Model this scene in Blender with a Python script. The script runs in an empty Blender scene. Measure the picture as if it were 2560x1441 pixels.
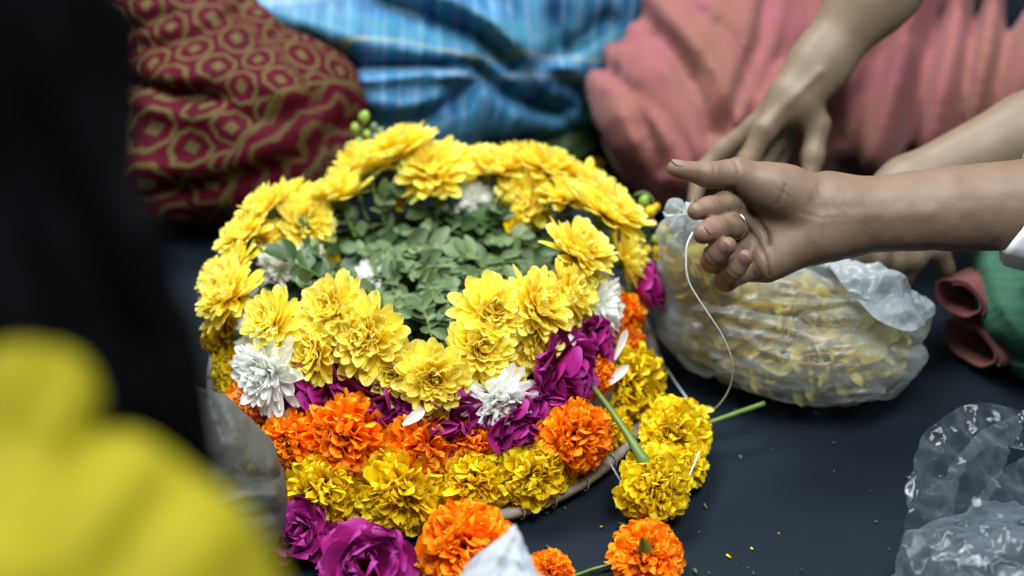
import bpy, math, random
import numpy as np
from mathutils import Vector, Matrix

# ------------------------------------------------------------------ camera, world, lights
scene = bpy.context.scene
COL = scene.collection
PITCH = math.radians(38.0)
FPX = 50.0 / 36.0 * 2560.0
CAM = np.array([0.06745, -0.93524, 0.82334])
FWD = np.array([0.0, math.cos(PITCH), -math.sin(PITCH)])
RGT = np.array([1.0, 0.0, 0.0])
UPV = np.array([0.0, math.sin(PITCH), math.cos(PITCH)])

cam_data = bpy.data.cameras.new('camera')
cam_data.lens = 50.0
cam_data.sensor_width = 36.0
cam_data.clip_start = 0.02
cam_data.clip_end = 100.0
cam_data.dof.use_dof = True
cam_data.dof.focus_distance = 1.075
cam_data.dof.aperture_fstop = 2.0
cam_data.dof.aperture_blades = 9
cam = bpy.data.objects.new('camera', cam_data)
cam.location = CAM
cam.rotation_euler = (math.radians(90.0) - PITCH, 0.0, 0.0)
COL.objects.link(cam)
scene.camera = cam

world = bpy.data.worlds.new('World')
scene.world = world
world.use_nodes = True
wb = world.node_tree.nodes['Background']
wb.inputs[0].default_value = (0.62, 0.74, 0.85, 1.0)
wb.inputs[1].default_value = 0.13


def area_light(name, loc, target, sx, sy, power, color):
    d = bpy.data.lights.new(name, 'AREA')
    d.shape = 'RECTANGLE'
    d.size = sx
    d.size_y = sy
    d.energy = power
    d.color = color
    o = bpy.data.objects.new(name, d)
    o.location = loc
    o.rotation_euler = (Vector(target) - Vector(loc)).to_track_quat('-Z', 'Y').to_euler()
    COL.objects.link(o)
    return o


# fluorescent tubes on the ceiling of the hall: one behind the flowers, one above the camera's right shoulder
area_light('ceiling_tube_back', (-0.45, 0.75, 2.1), (0.05, 0.0, 0.0), 1.3, 0.75, 92.0, (0.95, 0.99, 1.0))
area_light('ceiling_tube_front', (0.55, -0.55, 2.4), (0.0, 0.05, 0.0), 1.3, 0.75, 86.0, (0.92, 0.97, 1.0))

scene.view_settings.view_transform = 'Standard'
scene.view_settings.look = 'None'
scene.view_settings.exposure = 0.0
scene.view_settings.gamma = 1.0
scene.view_settings.use_curve_mapping = False
scene.render.engine = 'CYCLES'
scene.cycles.use_denoising = True
scene.cycles.max_bounces = 12
scene.cycles.diffuse_bounces = 8
scene.cycles.transmission_bounces = 8
scene.cycles.transparent_max_bounces = 16
scene.cycles.caustics_reflective = False
scene.cycles.caustics_refractive = False


def ray(px, py):
    return FWD + (px - 1280.0) / FPX * RGT - (py - 720.5) / FPX * UPV


def PD(px, py, depth):
    """world point seen at a photo position at a given distance in front of the lens"""
    return CAM + ray(px, py) * depth


def PZ(px, py, z):
    """world point at height z above the floor seen at a photo position"""
    d = ray(px, py)
    return CAM + d * ((z - CAM[2]) / d[2])


def unit(v):
    v = np.asarray(v, float)
    return v / (np.linalg.norm(v) + 1e-12)


# ------------------------------------------------------------------ object helpers
def tag(o, label=None, cat=None, group=None, kind=None):
    if label:
        o['label'] = label
    if cat:
        o['category'] = cat
    if group:
        o['group'] = group
    if kind:
        o['kind'] = kind
    return o


def empty(name, loc=(0, 0, 0)):
    o = bpy.data.objects.new(name, None)
    o.empty_display_size = 0.02
    o.location = loc
    COL.objects.link(o)
    return o


def mesh_np(name, V, F, mat, parent=None, attr=None, smooth=True, origin=None):
    """V (n,3) float world coordinates, F (m,4) or (m,3) int -> one mesh object"""
    V = np.asarray(V, np.float64)
    F = np.asarray(F, np.int32)
    if parent is not None:
        org = np.array(parent.matrix_world.translation) if False else np.array(world_loc(parent))
    else:
        org = V.mean(0) if origin is None else np.asarray(origin, float)
    me = bpy.data.meshes.new(name)
    k = F.shape[1]
    me.vertices.add(len(V))
    me.vertices.foreach_set('co', (V - org).astype(np.float32).ravel())
    me.loops.add(F.size)
    me.loops.foreach_set('vertex_index', F.ravel())
    me.polygons.add(len(F))
    me.polygons.foreach_set('loop_start', np.arange(0, F.size, k, dtype=np.int32))
    me.polygons.foreach_set('loop_total', np.full(len(F), k, np.int32))
    if smooth:
        me.polygons.foreach_set('use_smooth', np.ones(len(F), bool))
    if attr is not None:
        for an, av in attr.items():
            a = me.attributes.new(an, 'FLOAT_COLOR', 'POINT')
            av = np.asarray(av, np.float32)
            if av.shape[1] == 3:
                av = np.hstack([av, np.ones((len(av), 1), np.float32)])
            a.data.foreach_set('color', av.ravel())
    me.update(calc_edges=True)
    me.validate()
    me.materials.append(mat)
    o = bpy.data.objects.new(name, me)
    COL.objects.link(o)
    if parent is not None:
        o.parent = parent
    else:
        o.location = org
    return o


def world_loc(o):
    p = Vector((0, 0, 0))
    while o is not None:
        p = p + o.location
        o = o.parent
    return p


def grid_faces(nu, nv, off=0, wrap_u=False, wrap_v=False):
    iu = np.arange(nu if wrap_u else nu - 1)
    iv = np.arange(nv if wrap_v else nv - 1)
    U, W = np.meshgrid(iu, iv, indexing='ij')
    U2 = (U + 1) % nu
    W2 = (W + 1) % nv
    return np.stack([U * nv + W, U2 * nv + W, U2 * nv + W2, U * nv + W2], -1).reshape(-1, 4) + off


def catmull(pts, n):
    p = np.asarray(pts, float)
    p = np.vstack([2 * p[0] - p[1], p, 2 * p[-1] - p[-2]])
    out = []
    segs = len(p) - 3
    ts = np.linspace(0, segs, n)
    for t in ts:
        i = min(int(t), segs - 1)
        f = t - i
        a, b, c, d = p[i], p[i + 1], p[i + 2], p[i + 3]
        out.append(0.5 * (2 * b + (c - a) * f + (2 * a - 5 * b + 4 * c - d) * f * f + (3 * b - a - 3 * c + d) * f ** 3))
    return np.array(out)


def tube(pts, radii, n=24, sides=7, spline=True):
    """tapered tube along points -> V, F (quads, with capped ends pinched shut)"""
    pts = np.asarray(pts, float)
    c = catmull(pts, n) if spline else pts
    n = len(c)
    r = np.interp(np.linspace(0, 1, n), np.linspace(0, 1, len(radii)), radii)
    T = np.gradient(c, axis=0)
    T /= np.linalg.norm(T, axis=1)[:, None] + 1e-12
    ref = np.array([0.31, 0.17, 0.93])
    A = np.cross(T, ref)
    A /= np.linalg.norm(A, axis=1)[:, None] + 1e-9
    B = np.cross(T, A)
    c = np.vstack([c[:1], c, c[-1:]])
    r = np.concatenate([[1e-5], r, [1e-5]])
    A = np.vstack([A[:1], A, A[-1:]])
    B = np.vstack([B[:1], B, B[-1:]])
    th = np.linspace(0, 2 * math.pi, sides, endpoint=False)
    V = c[:, None, :] + r[:, None, None] * (np.cos(th)[None, :, None] * A[:, None, :] + np.sin(th)[None, :, None] * B[:, None, :])
    return V.reshape(-1, 3), grid_faces(n + 2, sides, wrap_v=True)


def lathe(profile, axis_pt=(0, 0, 0), n=64):
    pr = np.asarray(profile, float)
    th = np.linspace(0, 2 * math.pi, n, endpoint=False)
    V = np.stack([pr[None, :, 0] * np.cos(th)[:, None], pr[None, :, 0] * np.sin(th)[:, None],
                  np.repeat(pr[None, :, 1], n, 0)], -1).reshape(-1, 3) + np.asarray(axis_pt)
    return V, grid_faces(n, len(pr), wrap_u=True)


def merge(parts):
    Vs, Fs, off = [], [], 0
    for V, F in parts:
        Vs.append(V)
        Fs.append(np.asarray(F) + off)
        off += len(V)
    return np.vstack(Vs), np.vstack(Fs)


def value_noise(P, seed=0):
    """smooth 3-D value noise in [-1,1] at points P (n,3)"""
    P = np.asarray(P, float)
    i = np.floor(P).astype(np.int64)
    f = P - i
    f = f * f * (3 - 2 * f)

    def h(ix, iy, iz):
        n = (ix * 374761393 + iy * 668265263 + iz * 2147483647 + seed * 974634777) & 0xFFFFFFFF
        n = ((n ^ (n >> 13)) * 1274126177) & 0xFFFFFFFF
        n = n ^ (n >> 16)
        return (n & 0xFFFF) / 32767.5 - 1.0
    r = 0
    for dx in (0, 1):
        for dy in (0, 1):
            for dz in (0, 1):
                w = (f[..., 0] if dx else 1 - f[..., 0]) * (f[..., 1] if dy else 1 - f[..., 1]) * (f[..., 2] if dz else 1 - f[..., 2])
                r = r + w * h(i[..., 0] + dx, i[..., 1] + dy, i[..., 2] + dz)
    return r


# ------------------------------------------------------------------ implicit surfaces for bodies, cloth and bags
def cone(P, a, b, ra, rb):
    a = np.asarray(a, float)
    ba = np.asarray(b, float) - a
    pa = P - a
    h = np.clip(pa @ ba / (ba @ ba + 1e-12), 0, 1)
    return np.linalg.norm(pa - h[:, None] * ba, axis=1) - (ra + (rb - ra) * h)


def ball(P, c, r):
    """ellipsoid with radii r along world axes"""
    q = (P - np.asarray(c)) / np.asarray(r)
    k0 = np.linalg.norm(q, axis=1)
    k1 = np.linalg.norm(q / np.asarray(r), axis=1) + 1e-9
    return k0 * (k0 - 1.0) / k1


def oball(P, c, X, Y, Z, r):
    d = P - np.asarray(c)
    return ball(np.stack([d @ X, d @ Y, d @ Z], 1), (0, 0, 0), r)


def smin(a, b, k):
    h = np.clip(0.5 + 0.5 * (b - a) / k, 0, 1)
    return b + (a - b) * h - k * h * (1 - h)


def smax(a, b, k):
    return -smin(-a, -b, k)


def chain(P, pts, rad, k=0.004):
    d = None
    for i in range(len(pts) - 1):
        c = cone(P, pts[i], pts[i + 1], rad[i], rad[i + 1])
        d = c if d is None else smin(d, c, k)
    return d


def implicit(fn, lo, hi, h):
    """narrow-band surface nets of fn(P)<0 inside the box lo..hi with cell h"""
    lo = np.asarray(lo, float)
    hi = np.asarray(hi, float)
    S = 4
    n = (np.ceil((hi - lo) / (h * S)).astype(int)) * S + 1
    nc = (n - 1) // S + 1
    gc = np.stack(np.meshgrid(*[lo[i] + np.arange(nc[i]) * h * S for i in range(3)], indexing='ij'), -1)
    dc = fn(gc.reshape(-1, 3)).reshape(nc)
    near = np.abs(dc) < h * S * 1.8
    # a fine block is evaluated when any of its 8 coarse corners is near
    blk = np.zeros(nc - 1, bool)
    for dx in (0, 1):
        for dy in (0, 1):
            for dz in (0, 1):
                blk |= near[dx:dx + nc[0] - 1, dy:dy + nc[1] - 1, dz:dz + nc[2] - 1]
    f = np.repeat(np.repeat(np.repeat(dc[:-1, :-1, :-1], S, 0), S, 1), S, 2)
    f = np.pad(f, ((0, 1), (0, 1), (0, 1)), mode='edge').astype(np.float64)
    m = np.zeros(n, bool)
    mb = np.repeat(np.repeat(np.repeat(blk, S, 0), S, 1), S, 2)
    m[:-1, :-1, :-1] |= mb
    m[1:, :-1, :-1] |= mb
    m[:-1, 1:, :-1] |= mb
    m[:-1, :-1, 1:] |= mb
    m[1:, 1:, :-1] |= mb
    m[1:, :-1, 1:] |= mb
    m[:-1, 1:, 1:] |= mb
    m[1:, 1:, 1:] |= mb
    ii = np.argwhere(m)
    vals = np.empty(len(ii))
    for s in range(0, len(ii), 400000):
        vals[s:s + 400000] = fn(lo + ii[s:s + 400000] * h)
    f[m] = vals
    s = f < 0
    cnt = np.zeros(n - 1, np.int8)
    for dx in (0, 1):
        for dy in (0, 1):
            for dz in (0, 1):
                cnt += s[dx:dx + n[0] - 1, dy:dy + n[1] - 1, dz:dz + n[2] - 1]
    act = (cnt > 0) & (cnt < 8)
    ci = np.argwhere(act)
    idx = np.full(n - 1, -1, np.int64)
    idx[act] = np.arange(len(ci))
    acc = np.zeros((len(ci), 3))
    num = np.zeros(len(ci))
    corners = [(0, 0, 0), (1, 0, 0), (0, 1, 0), (1, 1, 0), (0, 0, 1), (1, 0, 1), (0, 1, 1), (1, 1, 1)]
    edges = [(0, 1), (2, 3), (4, 5), (6, 7), (0, 2), (1, 3), (4, 6), (5, 7), (0, 4), (1, 5), (2, 6), (3, 7)]
    cv = [f[ci[:, 0] + c[0], ci[:, 1] + c[1], ci[:, 2] + c[2]] for c in corners]
    for a, b in edges:
        va, vb = cv[a], cv[b]
        x = (va < 0) != (vb < 0)
        t = va[x] / (va[x] - vb[x] + 1e-20)
        pa = np.array(corners[a], float)
        pb = np.array(corners[b], float)
        acc[x] += pa + t[:, None] * (pb - pa)
        num[x] += 1
    V = lo + (ci + acc / np.maximum(num, 1)[:, None]) * h
    quads = []
    for ax in range(3):
        b, c = [(1, 2), (2, 0), (0, 1)][ax]
        sl0 = [slice(None)] * 3
        sl1 = [slice(None)] * 3
        sl0[ax] = slice(0, -1)
        sl1[ax] = slice(1, None)
        ch = s[tuple(sl0)] != s[tuple(sl1)]
        e = np.argwhere(ch)
        ok = (e[:, b] > 0) & (e[:, c] > 0) & (e[:, b] < n[b] - 1) & (e[:, c] < n[c] - 1)
        e = e[ok]
        if not len(e):
            continue
        o0 = np.zeros(3, int)

        def g(db, dc_):
            q = e.copy()
            q[:, b] += db
            q[:, c] += dc_
            return idx[q[:, 0], q[:, 1], q[:, 2]]
        q = np.stack([g(-1, -1), g(0, -1), g(0, 0), g(-1, 0)], 1)
        flip = ~s[e[:, 0], e[:, 1], e[:, 2]]
        q[flip] = q[flip][:, ::-1]
        quads.append(q)
    Q = np.vstack(quads)
    Q = Q[(Q >= 0).all(1)]
    return V, Q


# ------------------------------------------------------------------ materials
def new_mat(name):
    m = bpy.data.materials.new(name)
    m.use_nodes = True
    nt = m.node_tree
    nt.nodes.clear()
    out = nt.nodes.new('ShaderNodeOutputMaterial')
    return m, nt, out


def N(nt, kind, **kw):
    n = nt.nodes.new(kind)
    for k, v in kw.items():
        setattr(n, k, v)
    return n


def setin(nt, sock, v):
    if isinstance(v, bpy.types.NodeSocket):
        nt.links.new(v, sock)
    else:
        if isinstance(v, (tuple, list)) and len(v) == 3 and sock.type == 'RGBA':
            v = (*v, 1.0)
        sock.default_value = v


def mth(nt, op, a, b=None, c=None, clamp=False):
    n = N(nt, 'ShaderNodeMath', operation=op)
    n.use_clamp = clamp
    setin(nt, n.inputs[0], a)
    if b is not None:
        setin(nt, n.inputs[1], b)
    if c is not None:
        setin(nt, n.inputs[2], c)
    return n.outputs[0]


def mixc(nt, fac, a, b, blend='MIX'):
    n = N(nt, 'ShaderNodeMix', data_type='RGBA', blend_type=blend)
    setin(nt, n.inputs[0], fac)
    setin(nt, n.inputs[6], a)
    setin(nt, n.inputs[7], b)
    return n.outputs[2]


def smooth(nt, v, a, b):
    n = N(nt, 'ShaderNodeMapRange', interpolation_type='SMOOTHSTEP')
    setin(nt, n.inputs[0], v)
    n.inputs[1].default_value = a
    n.inputs[2].default_value = b
    return n.outputs[0]


def noise(nt, scale, detail=3.0, vec=None, rough=0.5):
    n = N(nt, 'ShaderNodeTexNoise')
    n.inputs['Scale'].default_value = scale
    n.inputs['Detail'].default_value = detail
    n.inputs['Roughness'].default_value = rough
    if vec is not None:
        nt.links.new(vec, n.inputs['Vector'])
    return n.outputs[0]


def objcoord(nt):
    return N(nt, 'ShaderNodeTexCoord').outputs['Object']


def principled(nt, col, rough=0.5, spec=0.5, normal=None, **kw):
    b = N(nt, 'ShaderNodeBsdfPrincipled')
    setin(nt, b.inputs['Base Color'], col)
    setin(nt, b.inputs['Roughness'], rough)
    setin(nt, b.inputs['Specular IOR Level'], spec)
    for k, v in kw.items():
        setin(nt, b.inputs[k], v)
    if normal is not None:
        nt.links.new(normal, b.inputs['Normal'])
    return b


def bump(nt, height, strength=0.3, dist=0.002):
    b = N(nt, 'ShaderNodeBump')
    b.inputs['Strength'].default_value = strength
    b.inputs['Distance'].default_value = dist
    nt.links.new(height, b.inputs['Height'])
    return b.outputs[0]


def petal_mat(name, base, tip, edge=None, trans=0.35, rough=0.55, spec=0.2, t0=0.15, t1=0.85, var=0.25, brown=0.0):
    m, nt, out = new_mat(name)
    at = N(nt, 'ShaderNodeAttribute', attribute_name='pc')
    sep = N(nt, 'ShaderNodeSeparateColor')
    nt.links.new(at.outputs['Color'], sep.inputs[0])
    t, rnd, lay = sep.outputs[0], sep.outputs[1], sep.outputs[2]
    col = mixc(nt, smooth(nt, t, t0, t1), base, tip)
    if edge is not None:
        col = mixc(nt, mth(nt, 'MULTIPLY', smooth(nt, t, 0.86, 1.0), 0.7), col, edge)
    # inner florets keep more of the base colour
    col = mixc(nt, mth(nt, 'MULTIPLY', lay, 0.75), col, base)
    # fine veins and blotches along the petal
    nz = noise(nt, 260.0, 4.0, objcoord(nt))
    val = mth(nt, 'ADD', mth(nt, 'MULTIPLY', rnd, var), mth(nt, 'MULTIPLY', nz, 0.14))
    val = mth(nt, 'ADD', val, 1.0 - var * 0.5 - 0.03)
    hsv = N(nt, 'ShaderNodeHueSaturation')
    nt.links.new(col, hsv.inputs['Color'])
    nt.links.new(val, hsv.inputs['Value'])
    hsv.inputs['Saturation'].default_value = 1.0
    setin(nt, hsv.inputs['Hue'], mth(nt, 'ADD', mth(nt, 'MULTIPLY', rnd, 0.016), 0.492))
    c = hsv.outputs[0]
    if brown > 0:
        sp = smooth(nt, noise(nt, 95.0, 2.0, objcoord(nt)), 0.68, 0.78)
        c = mixc(nt, mth(nt, 'MULTIPLY', sp, brown), c, (0.25, 0.12, 0.03))
    bn = bump(nt, noise(nt, 420.0, 2.0, objcoord(nt)), 0.12, 0.0005)
    b = principled(nt, c, rough, spec, bn)
    tr = N(nt, 'ShaderNodeBsdfTranslucent')
    nt.links.new(c, tr.inputs[0])
    mx = N(nt, 'ShaderNodeMixShader')
    mx.inputs[0].default_value = trans
    nt.links.new(b.outputs[0], mx.inputs[1])
    nt.links.new(tr.outputs[0], mx.inputs[2])
    nt.links.new(mx.outputs[0], out.inputs[0])
    return m


def plain_mat(name, col, rough=0.6, spec=0.3, var=0.25, scale=60.0, trans=0.0, bstr=0.2, bdist=0.001, tint=None):
    m, nt, out = new_mat(name)
    oc = objcoord(nt)
    nz = noise(nt, scale, 4.0, oc)
    oi = N(nt, 'ShaderNodeObjectInfo').outputs['Random']
    f = mth(nt, 'ADD', mth(nt, 'MULTIPLY', nz, var * 1.6), mth(nt, 'ADD', mth(nt, 'MULTIPLY', oi, var), 1.0 - var * 1.3))
    hsv = N(nt, 'ShaderNodeHueSaturation')
    setin(nt, hsv.inputs['Color'], col)
    nt.links.new(f, hsv.inputs['Value'])
    c = hsv.outputs[0]
    if tint is not None:
        c = mixc(nt, smooth(nt, noise(nt, scale * 0.35, 3.0, oc), 0.42, 0.62), c, tint)
    b = principled(nt, c, rough, spec, bump(nt, noise(nt, scale * 4, 3.0, oc), bstr, bdist))
    if trans > 0:
        tr = N(nt, 'ShaderNodeBsdfTranslucent')
        nt.links.new(c, tr.inputs[0])
        mx = N(nt, 'ShaderNodeMixShader')
        mx.inputs[0].default_value = trans
        nt.links.new(b.outputs[0], mx.inputs[1])
        nt.links.new(tr.outputs[0], mx.inputs[2])
        nt.links.new(mx.outputs[0], out.inputs[0])
    else:
        nt.links.new(b.outputs[0], out.inputs[0])
    return m


def film_mat(name, col, clear, rough=0.25, wr_scale=55.0, wr_str=0.6, gloss=0.25, wr_dist=0.004):
    """thin plastic film: part of the light passes straight through, the rest is scattered or mirrored"""
    m, nt, out = new_mat(name)
    oc = objcoord(nt)
    mp = N(nt, 'ShaderNodeMapping')
    nt.links.new(oc, mp.inputs[0])
    mp.inputs['Scale'].default_value = (1.0, 1.0, 1.6)
    v = N(nt, 'ShaderNodeTexNoise', noise_type='RIDGED_MULTIFRACTAL')
    v.inputs['Scale'].default_value = wr_scale
    v.inputs['Detail'].default_value = 4.0
    nt.links.new(mp.outputs[0], v.inputs['Vector'])
    bn = bump(nt, v.outputs[0], wr_str, wr_dist)
    dif = N(nt, 'ShaderNodeBsdfDiffuse')
    setin(nt, dif.inputs[0], col)
    nt.links.new(bn, dif.inputs['Normal'])
    trl = N(nt, 'ShaderNodeBsdfTranslucent')
    setin(nt, trl.inputs[0], col)
    m1 = N(nt, 'ShaderNodeMixShader')
    m1.inputs[0].default_value = 0.5
    nt.links.new(dif.outputs[0], m1.inputs[1])
    nt.links.new(trl.outputs[0], m1.inputs[2])
    tp = N(nt, 'ShaderNodeBsdfTransparent')
    m2 = N(nt, 'ShaderNodeMixShader')
    lw = N(nt, 'ShaderNodeLayerWeight')
    lw.inputs[0].default_value = 0.35
    # film seen edge-on looks milkier than film seen straight on
    setin(nt, m2.inputs[0], mth(nt, 'MULTIPLY', mth(nt, 'SUBTRACT', 1.0, mth(nt, 'MULTIPLY', lw.outputs['Facing'], 0.55)), clear))
    nt.links.new(m1.outputs[0], m2.inputs[1])
    nt.links.new(tp.outputs[0], m2.inputs[2])
    gl = N(nt, 'ShaderNodeBsdfGlossy')
    gl.inputs[0].default_value = (1, 1, 1, 1)
    gl.inputs['Roughness'].default_value = rough
    nt.links.new(bn, gl.inputs['Normal'])
    fr = N(nt, 'ShaderNodeFresnel')
    fr.inputs[0].default_value = 1.5
    nt.links.new(bn, fr.inputs['Normal'])
    m3 = N(nt, 'ShaderNodeMixShader')
    setin(nt, m3.inputs[0], mth(nt, 'ADD', mth(nt, 'MULTIPLY', fr.outputs[0], gloss * 2.0), gloss * 0.12, clamp=True))
    nt.links.new(m2.outputs[0], m3.inputs[1])
    nt.links.new(gl.outputs[0], m3.inputs[2])
    nt.links.new(m3.outputs[0], out.inputs[0])
    return m


def skin_mat(name, base, red, rough=0.5):
    m, nt, out = new_mat(name)
    oc = objcoord(nt)
    at = N(nt, 'ShaderNodeAttribute', attribute_name='pc')
    sep = N(nt, 'ShaderNodeSeparateColor')
    nt.links.new(at.outputs['Color'], sep.inputs[0])
    n1 = noise(nt, 45.0, 4.0, oc)
    c = mixc(nt, smooth(nt, n1, 0.35, 0.7), base, tuple(x * 0.86 for x in base))
    c = mixc(nt, mth(nt, 'MULTIPLY', sep.outputs[0], 0.6), c, red)
    c = mixc(nt, mth(nt, 'MULTIPLY', sep.outputs[1], 0.6), c, tuple(x * 0.45 for x in base))
    n2 = noise(nt, 900.0, 3.0, oc)
    n3 = noise(nt, 220.0, 4.0, oc)
    bn = bump(nt, mth(nt, 'ADD', n2, n3), 0.35, 0.0005)
    b = principled(nt, c, rough, 0.35, bn)
    b.inputs['Subsurface Weight'].default_value = 0.12
    b.inputs['Subsurface Radius'].default_value = (0.008, 0.003, 0.0015)
    nt.links.new(b.outputs[0], out.inputs[0])
    return m


M_YC = petal_mat('yellow_chrysanthemum_petal', (0.91, 0.71, 0.008), (0.93, 0.84, 0.14), edge=(0.94, 0.89, 0.36), trans=0.4, t0=0.25, t1=0.95, var=0.16, brown=0.3)
M_YCC = petal_mat('yellow_chrysanthemum_centre', (0.88, 0.56, 0.006), (0.92, 0.70, 0.02), trans=0.3)
M_WC = petal_mat('white_chrysanthemum_petal', (0.88, 0.88, 0.66), (0.93, 0.94, 0.92), trans=0.4, t0=0.0, t1=0.3, var=0.08, brown=0.12)
M_WCC = petal_mat('white_chrysanthemum_centre', (0.62, 0.60, 0.18), (0.78, 0.76, 0.50), trans=0.25)
M_YM = petal_mat('yellow_marigold_petal', (0.62, 0.35, 0.002), (0.84, 0.63, 0.005), edge=(0.88, 0.72, 0.03), trans=0.35, t0=0.2, t1=0.8, var=0.3)
M_OM = petal_mat('orange_marigold_petal', (0.62, 0.10, 0.002), (0.93, 0.27, 0.003), edge=(0.95, 0.36, 0.01), trans=0.35, t0=0.2, t1=0.8, var=0.3)
M_RO = petal_mat('magenta_rose_petal', (0.25, 0.004, 0.075), (0.34, 0.014, 0.185), edge=(0.42, 0.055, 0.30), trans=0.3, rough=0.62, spec=0.15, var=0.35)
M_CALYX = plain_mat('green_calyx', (0.055, 0.10, 0.025), 0.5, 0.35, 0.2, 120.0)
M_STEM = plain_mat('green_stem', (0.10, 0.17, 0.03), 0.45, 0.4, 0.2, 90.0)
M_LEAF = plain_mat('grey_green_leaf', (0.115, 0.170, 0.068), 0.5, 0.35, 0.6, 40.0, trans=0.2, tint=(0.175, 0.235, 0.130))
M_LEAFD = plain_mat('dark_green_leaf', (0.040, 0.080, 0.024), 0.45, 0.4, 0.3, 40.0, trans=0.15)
M_TWIG = plain_mat('brown_twig', (0.10, 0.065, 0.035), 0.7, 0.2, 0.25, 120.0)
M_BUD = plain_mat('green_bud', (0.22, 0.32, 0.05), 0.5, 0.3, 0.25, 120.0, trans=0.1)
M_BUDY = plain_mat('yellow_bud', (0.72, 0.48, 0.01), 0.5, 0.3, 0.25, 120.0, trans=0.2)
M_BUDP = plain_mat('pale_pink_bud', (0.50, 0.28, 0.42), 0.5, 0.3, 0.25, 120.0, trans=0.2)
M_THREAD = plain_mat('white_thread', (0.72, 0.75, 0.76), 0.7, 0.2, 0.1, 300.0)
M_NAIL = plain_mat('finger_nail', (0.20, 0.145, 0.125), 0.35, 0.5, 0.1, 200.0, bstr=0.02)
M_NAILR = plain_mat('reddened_nail', (0.175, 0.095, 0.078), 0.4, 0.5, 0.15, 200.0, bstr=0.02)
M_METAL = None


def build_metal():
    m, nt, out = new_mat('silver_ring')
    b = principled(nt, (0.8, 0.78, 0.72), 0.2, 0.5)
    b.inputs['Metallic'].default_value = 1.0
    nt.links.new(b.outputs[0], out.inputs[0])
    return m


M_METAL = build_metal()

# ------------------------------------------------------------------ floor
def floor_material():
    m, nt, out = new_mat('dark_slate_floor')
    oc = objcoord(nt)
    big = noise(nt, 5.0, 4.0, oc)
    fine = noise(nt, 120.0, 5.0, oc)
    c = mixc(nt, smooth(nt, big, 0.3, 0.7), (0.0060, 0.0100, 0.0155), (0.0085, 0.0135, 0.0205))
    # dust specks and pale scuffs with a shape of their own
    sp = smooth(nt, noise(nt, 240.0, 2.0, oc), 0.73, 0.80)
    c = mixc(nt, mth(nt, 'MULTIPLY', sp, 0.55), c, (0.035, 0.038, 0.040))
    mp = N(nt, 'ShaderNodeMapping')
    nt.links.new(oc, mp.inputs[0])
    mp.inputs['Rotation'].default_value = (0, 0, 0.5)
    mp.inputs['Scale'].default_value = (1.0, 14.0, 1.0)
    sc = smooth(nt, noise(nt, 18.0, 4.0, mp.outputs[0]), 0.66, 0.78)
    c = mixc(nt, mth(nt, 'MULTIPLY', sc, 0.35), c, (0.018, 0.021, 0.025))
    r = mth(nt, 'ADD', mth(nt, 'MULTIPLY', fine, 0.15), 0.58)
    b = principled(nt, c, r, 0.07, bump(nt, fine, 0.15, 0.0006))
    nt.links.new(b.outputs[0], out.inputs[0])
    return m


n = 41
gx = np.linspace(-6, 6, n)
X, Y = np.meshgrid(gx, gx, indexing='ij')
floor = mesh_np('floor', np.stack([X, Y, np.zeros_like(X)], -1).reshape(-1, 3), grid_faces(n, n), floor_material(), origin=(0, 0, 0))
tag(floor, kind='structure')

# ------------------------------------------------------------------ bamboo tray and the basket standing on it
M_BAMBOO = plain_mat('weathered_bamboo', (0.30, 0.265, 0.215), 0.65, 0.2, 0.3, 70.0, bstr=0.4, tint=(0.21, 0.185, 0.155))
M_WOVEN = plain_mat('dark_woven_cane', (0.022, 0.020, 0.012), 0.75, 0.2, 0.3, 90.0, bstr=0.5)
TRAY_R = 0.180
tray = empty('winnowing_tray', (0, 0, 0))
tag(tray, 'round bamboo tray with pale rim under the heaped flowers', 'tray')
TS = np.array([1.075, 1.075, 1.0])
V, F = lathe([(0.001, 0.003), (0.08, 0.003), (0.150, 0.004), (0.172, 0.010), (0.1735, 0.013), (0.1705, 0.013), (0.148, 0.007), (0.08, 0.006), (0.001, 0.006)], n=72)
mesh_np('tray_base', V * TS, F, M_BAMBOO, tray)
V, F = lathe([(0.1715, 0.006), (0.1800, 0.007), (0.1825, 0.012), (0.1822, 0.0165), (0.1792, 0.0178), (0.1752, 0.0170), (0.1748, 0.012), (0.1715, 0.006)], n=96)
mesh_np('rim', V * TS, F, M_BAMBOO, tray)
for i in range(44):      # cane lashings wound over the rim
    a = 2 * math.pi * i / 44 + 0.03 * math.sin(i * 7.1)
    ca, sa = math.cos(a), math.sin(a)
    pts = [(0.1722, 0.008), (0.1815, 0.0065), (0.1838, 0.012), (0.1828, 0.0180), (0.1788, 0.0192), (0.1745, 0.0175)]
    P3 = [(r * ca - 0.004 * (k / 5 - 0.5) * sa, r * sa + 0.004 * (k / 5 - 0.5) * ca, z) for k, (r, z) in enumerate(pts)]
    V, F = tube(P3, [0.0007, 0.0007], 10, 5)
    mesh_np('lashing', V * TS, F, M_BAMBOO, tray)

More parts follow.
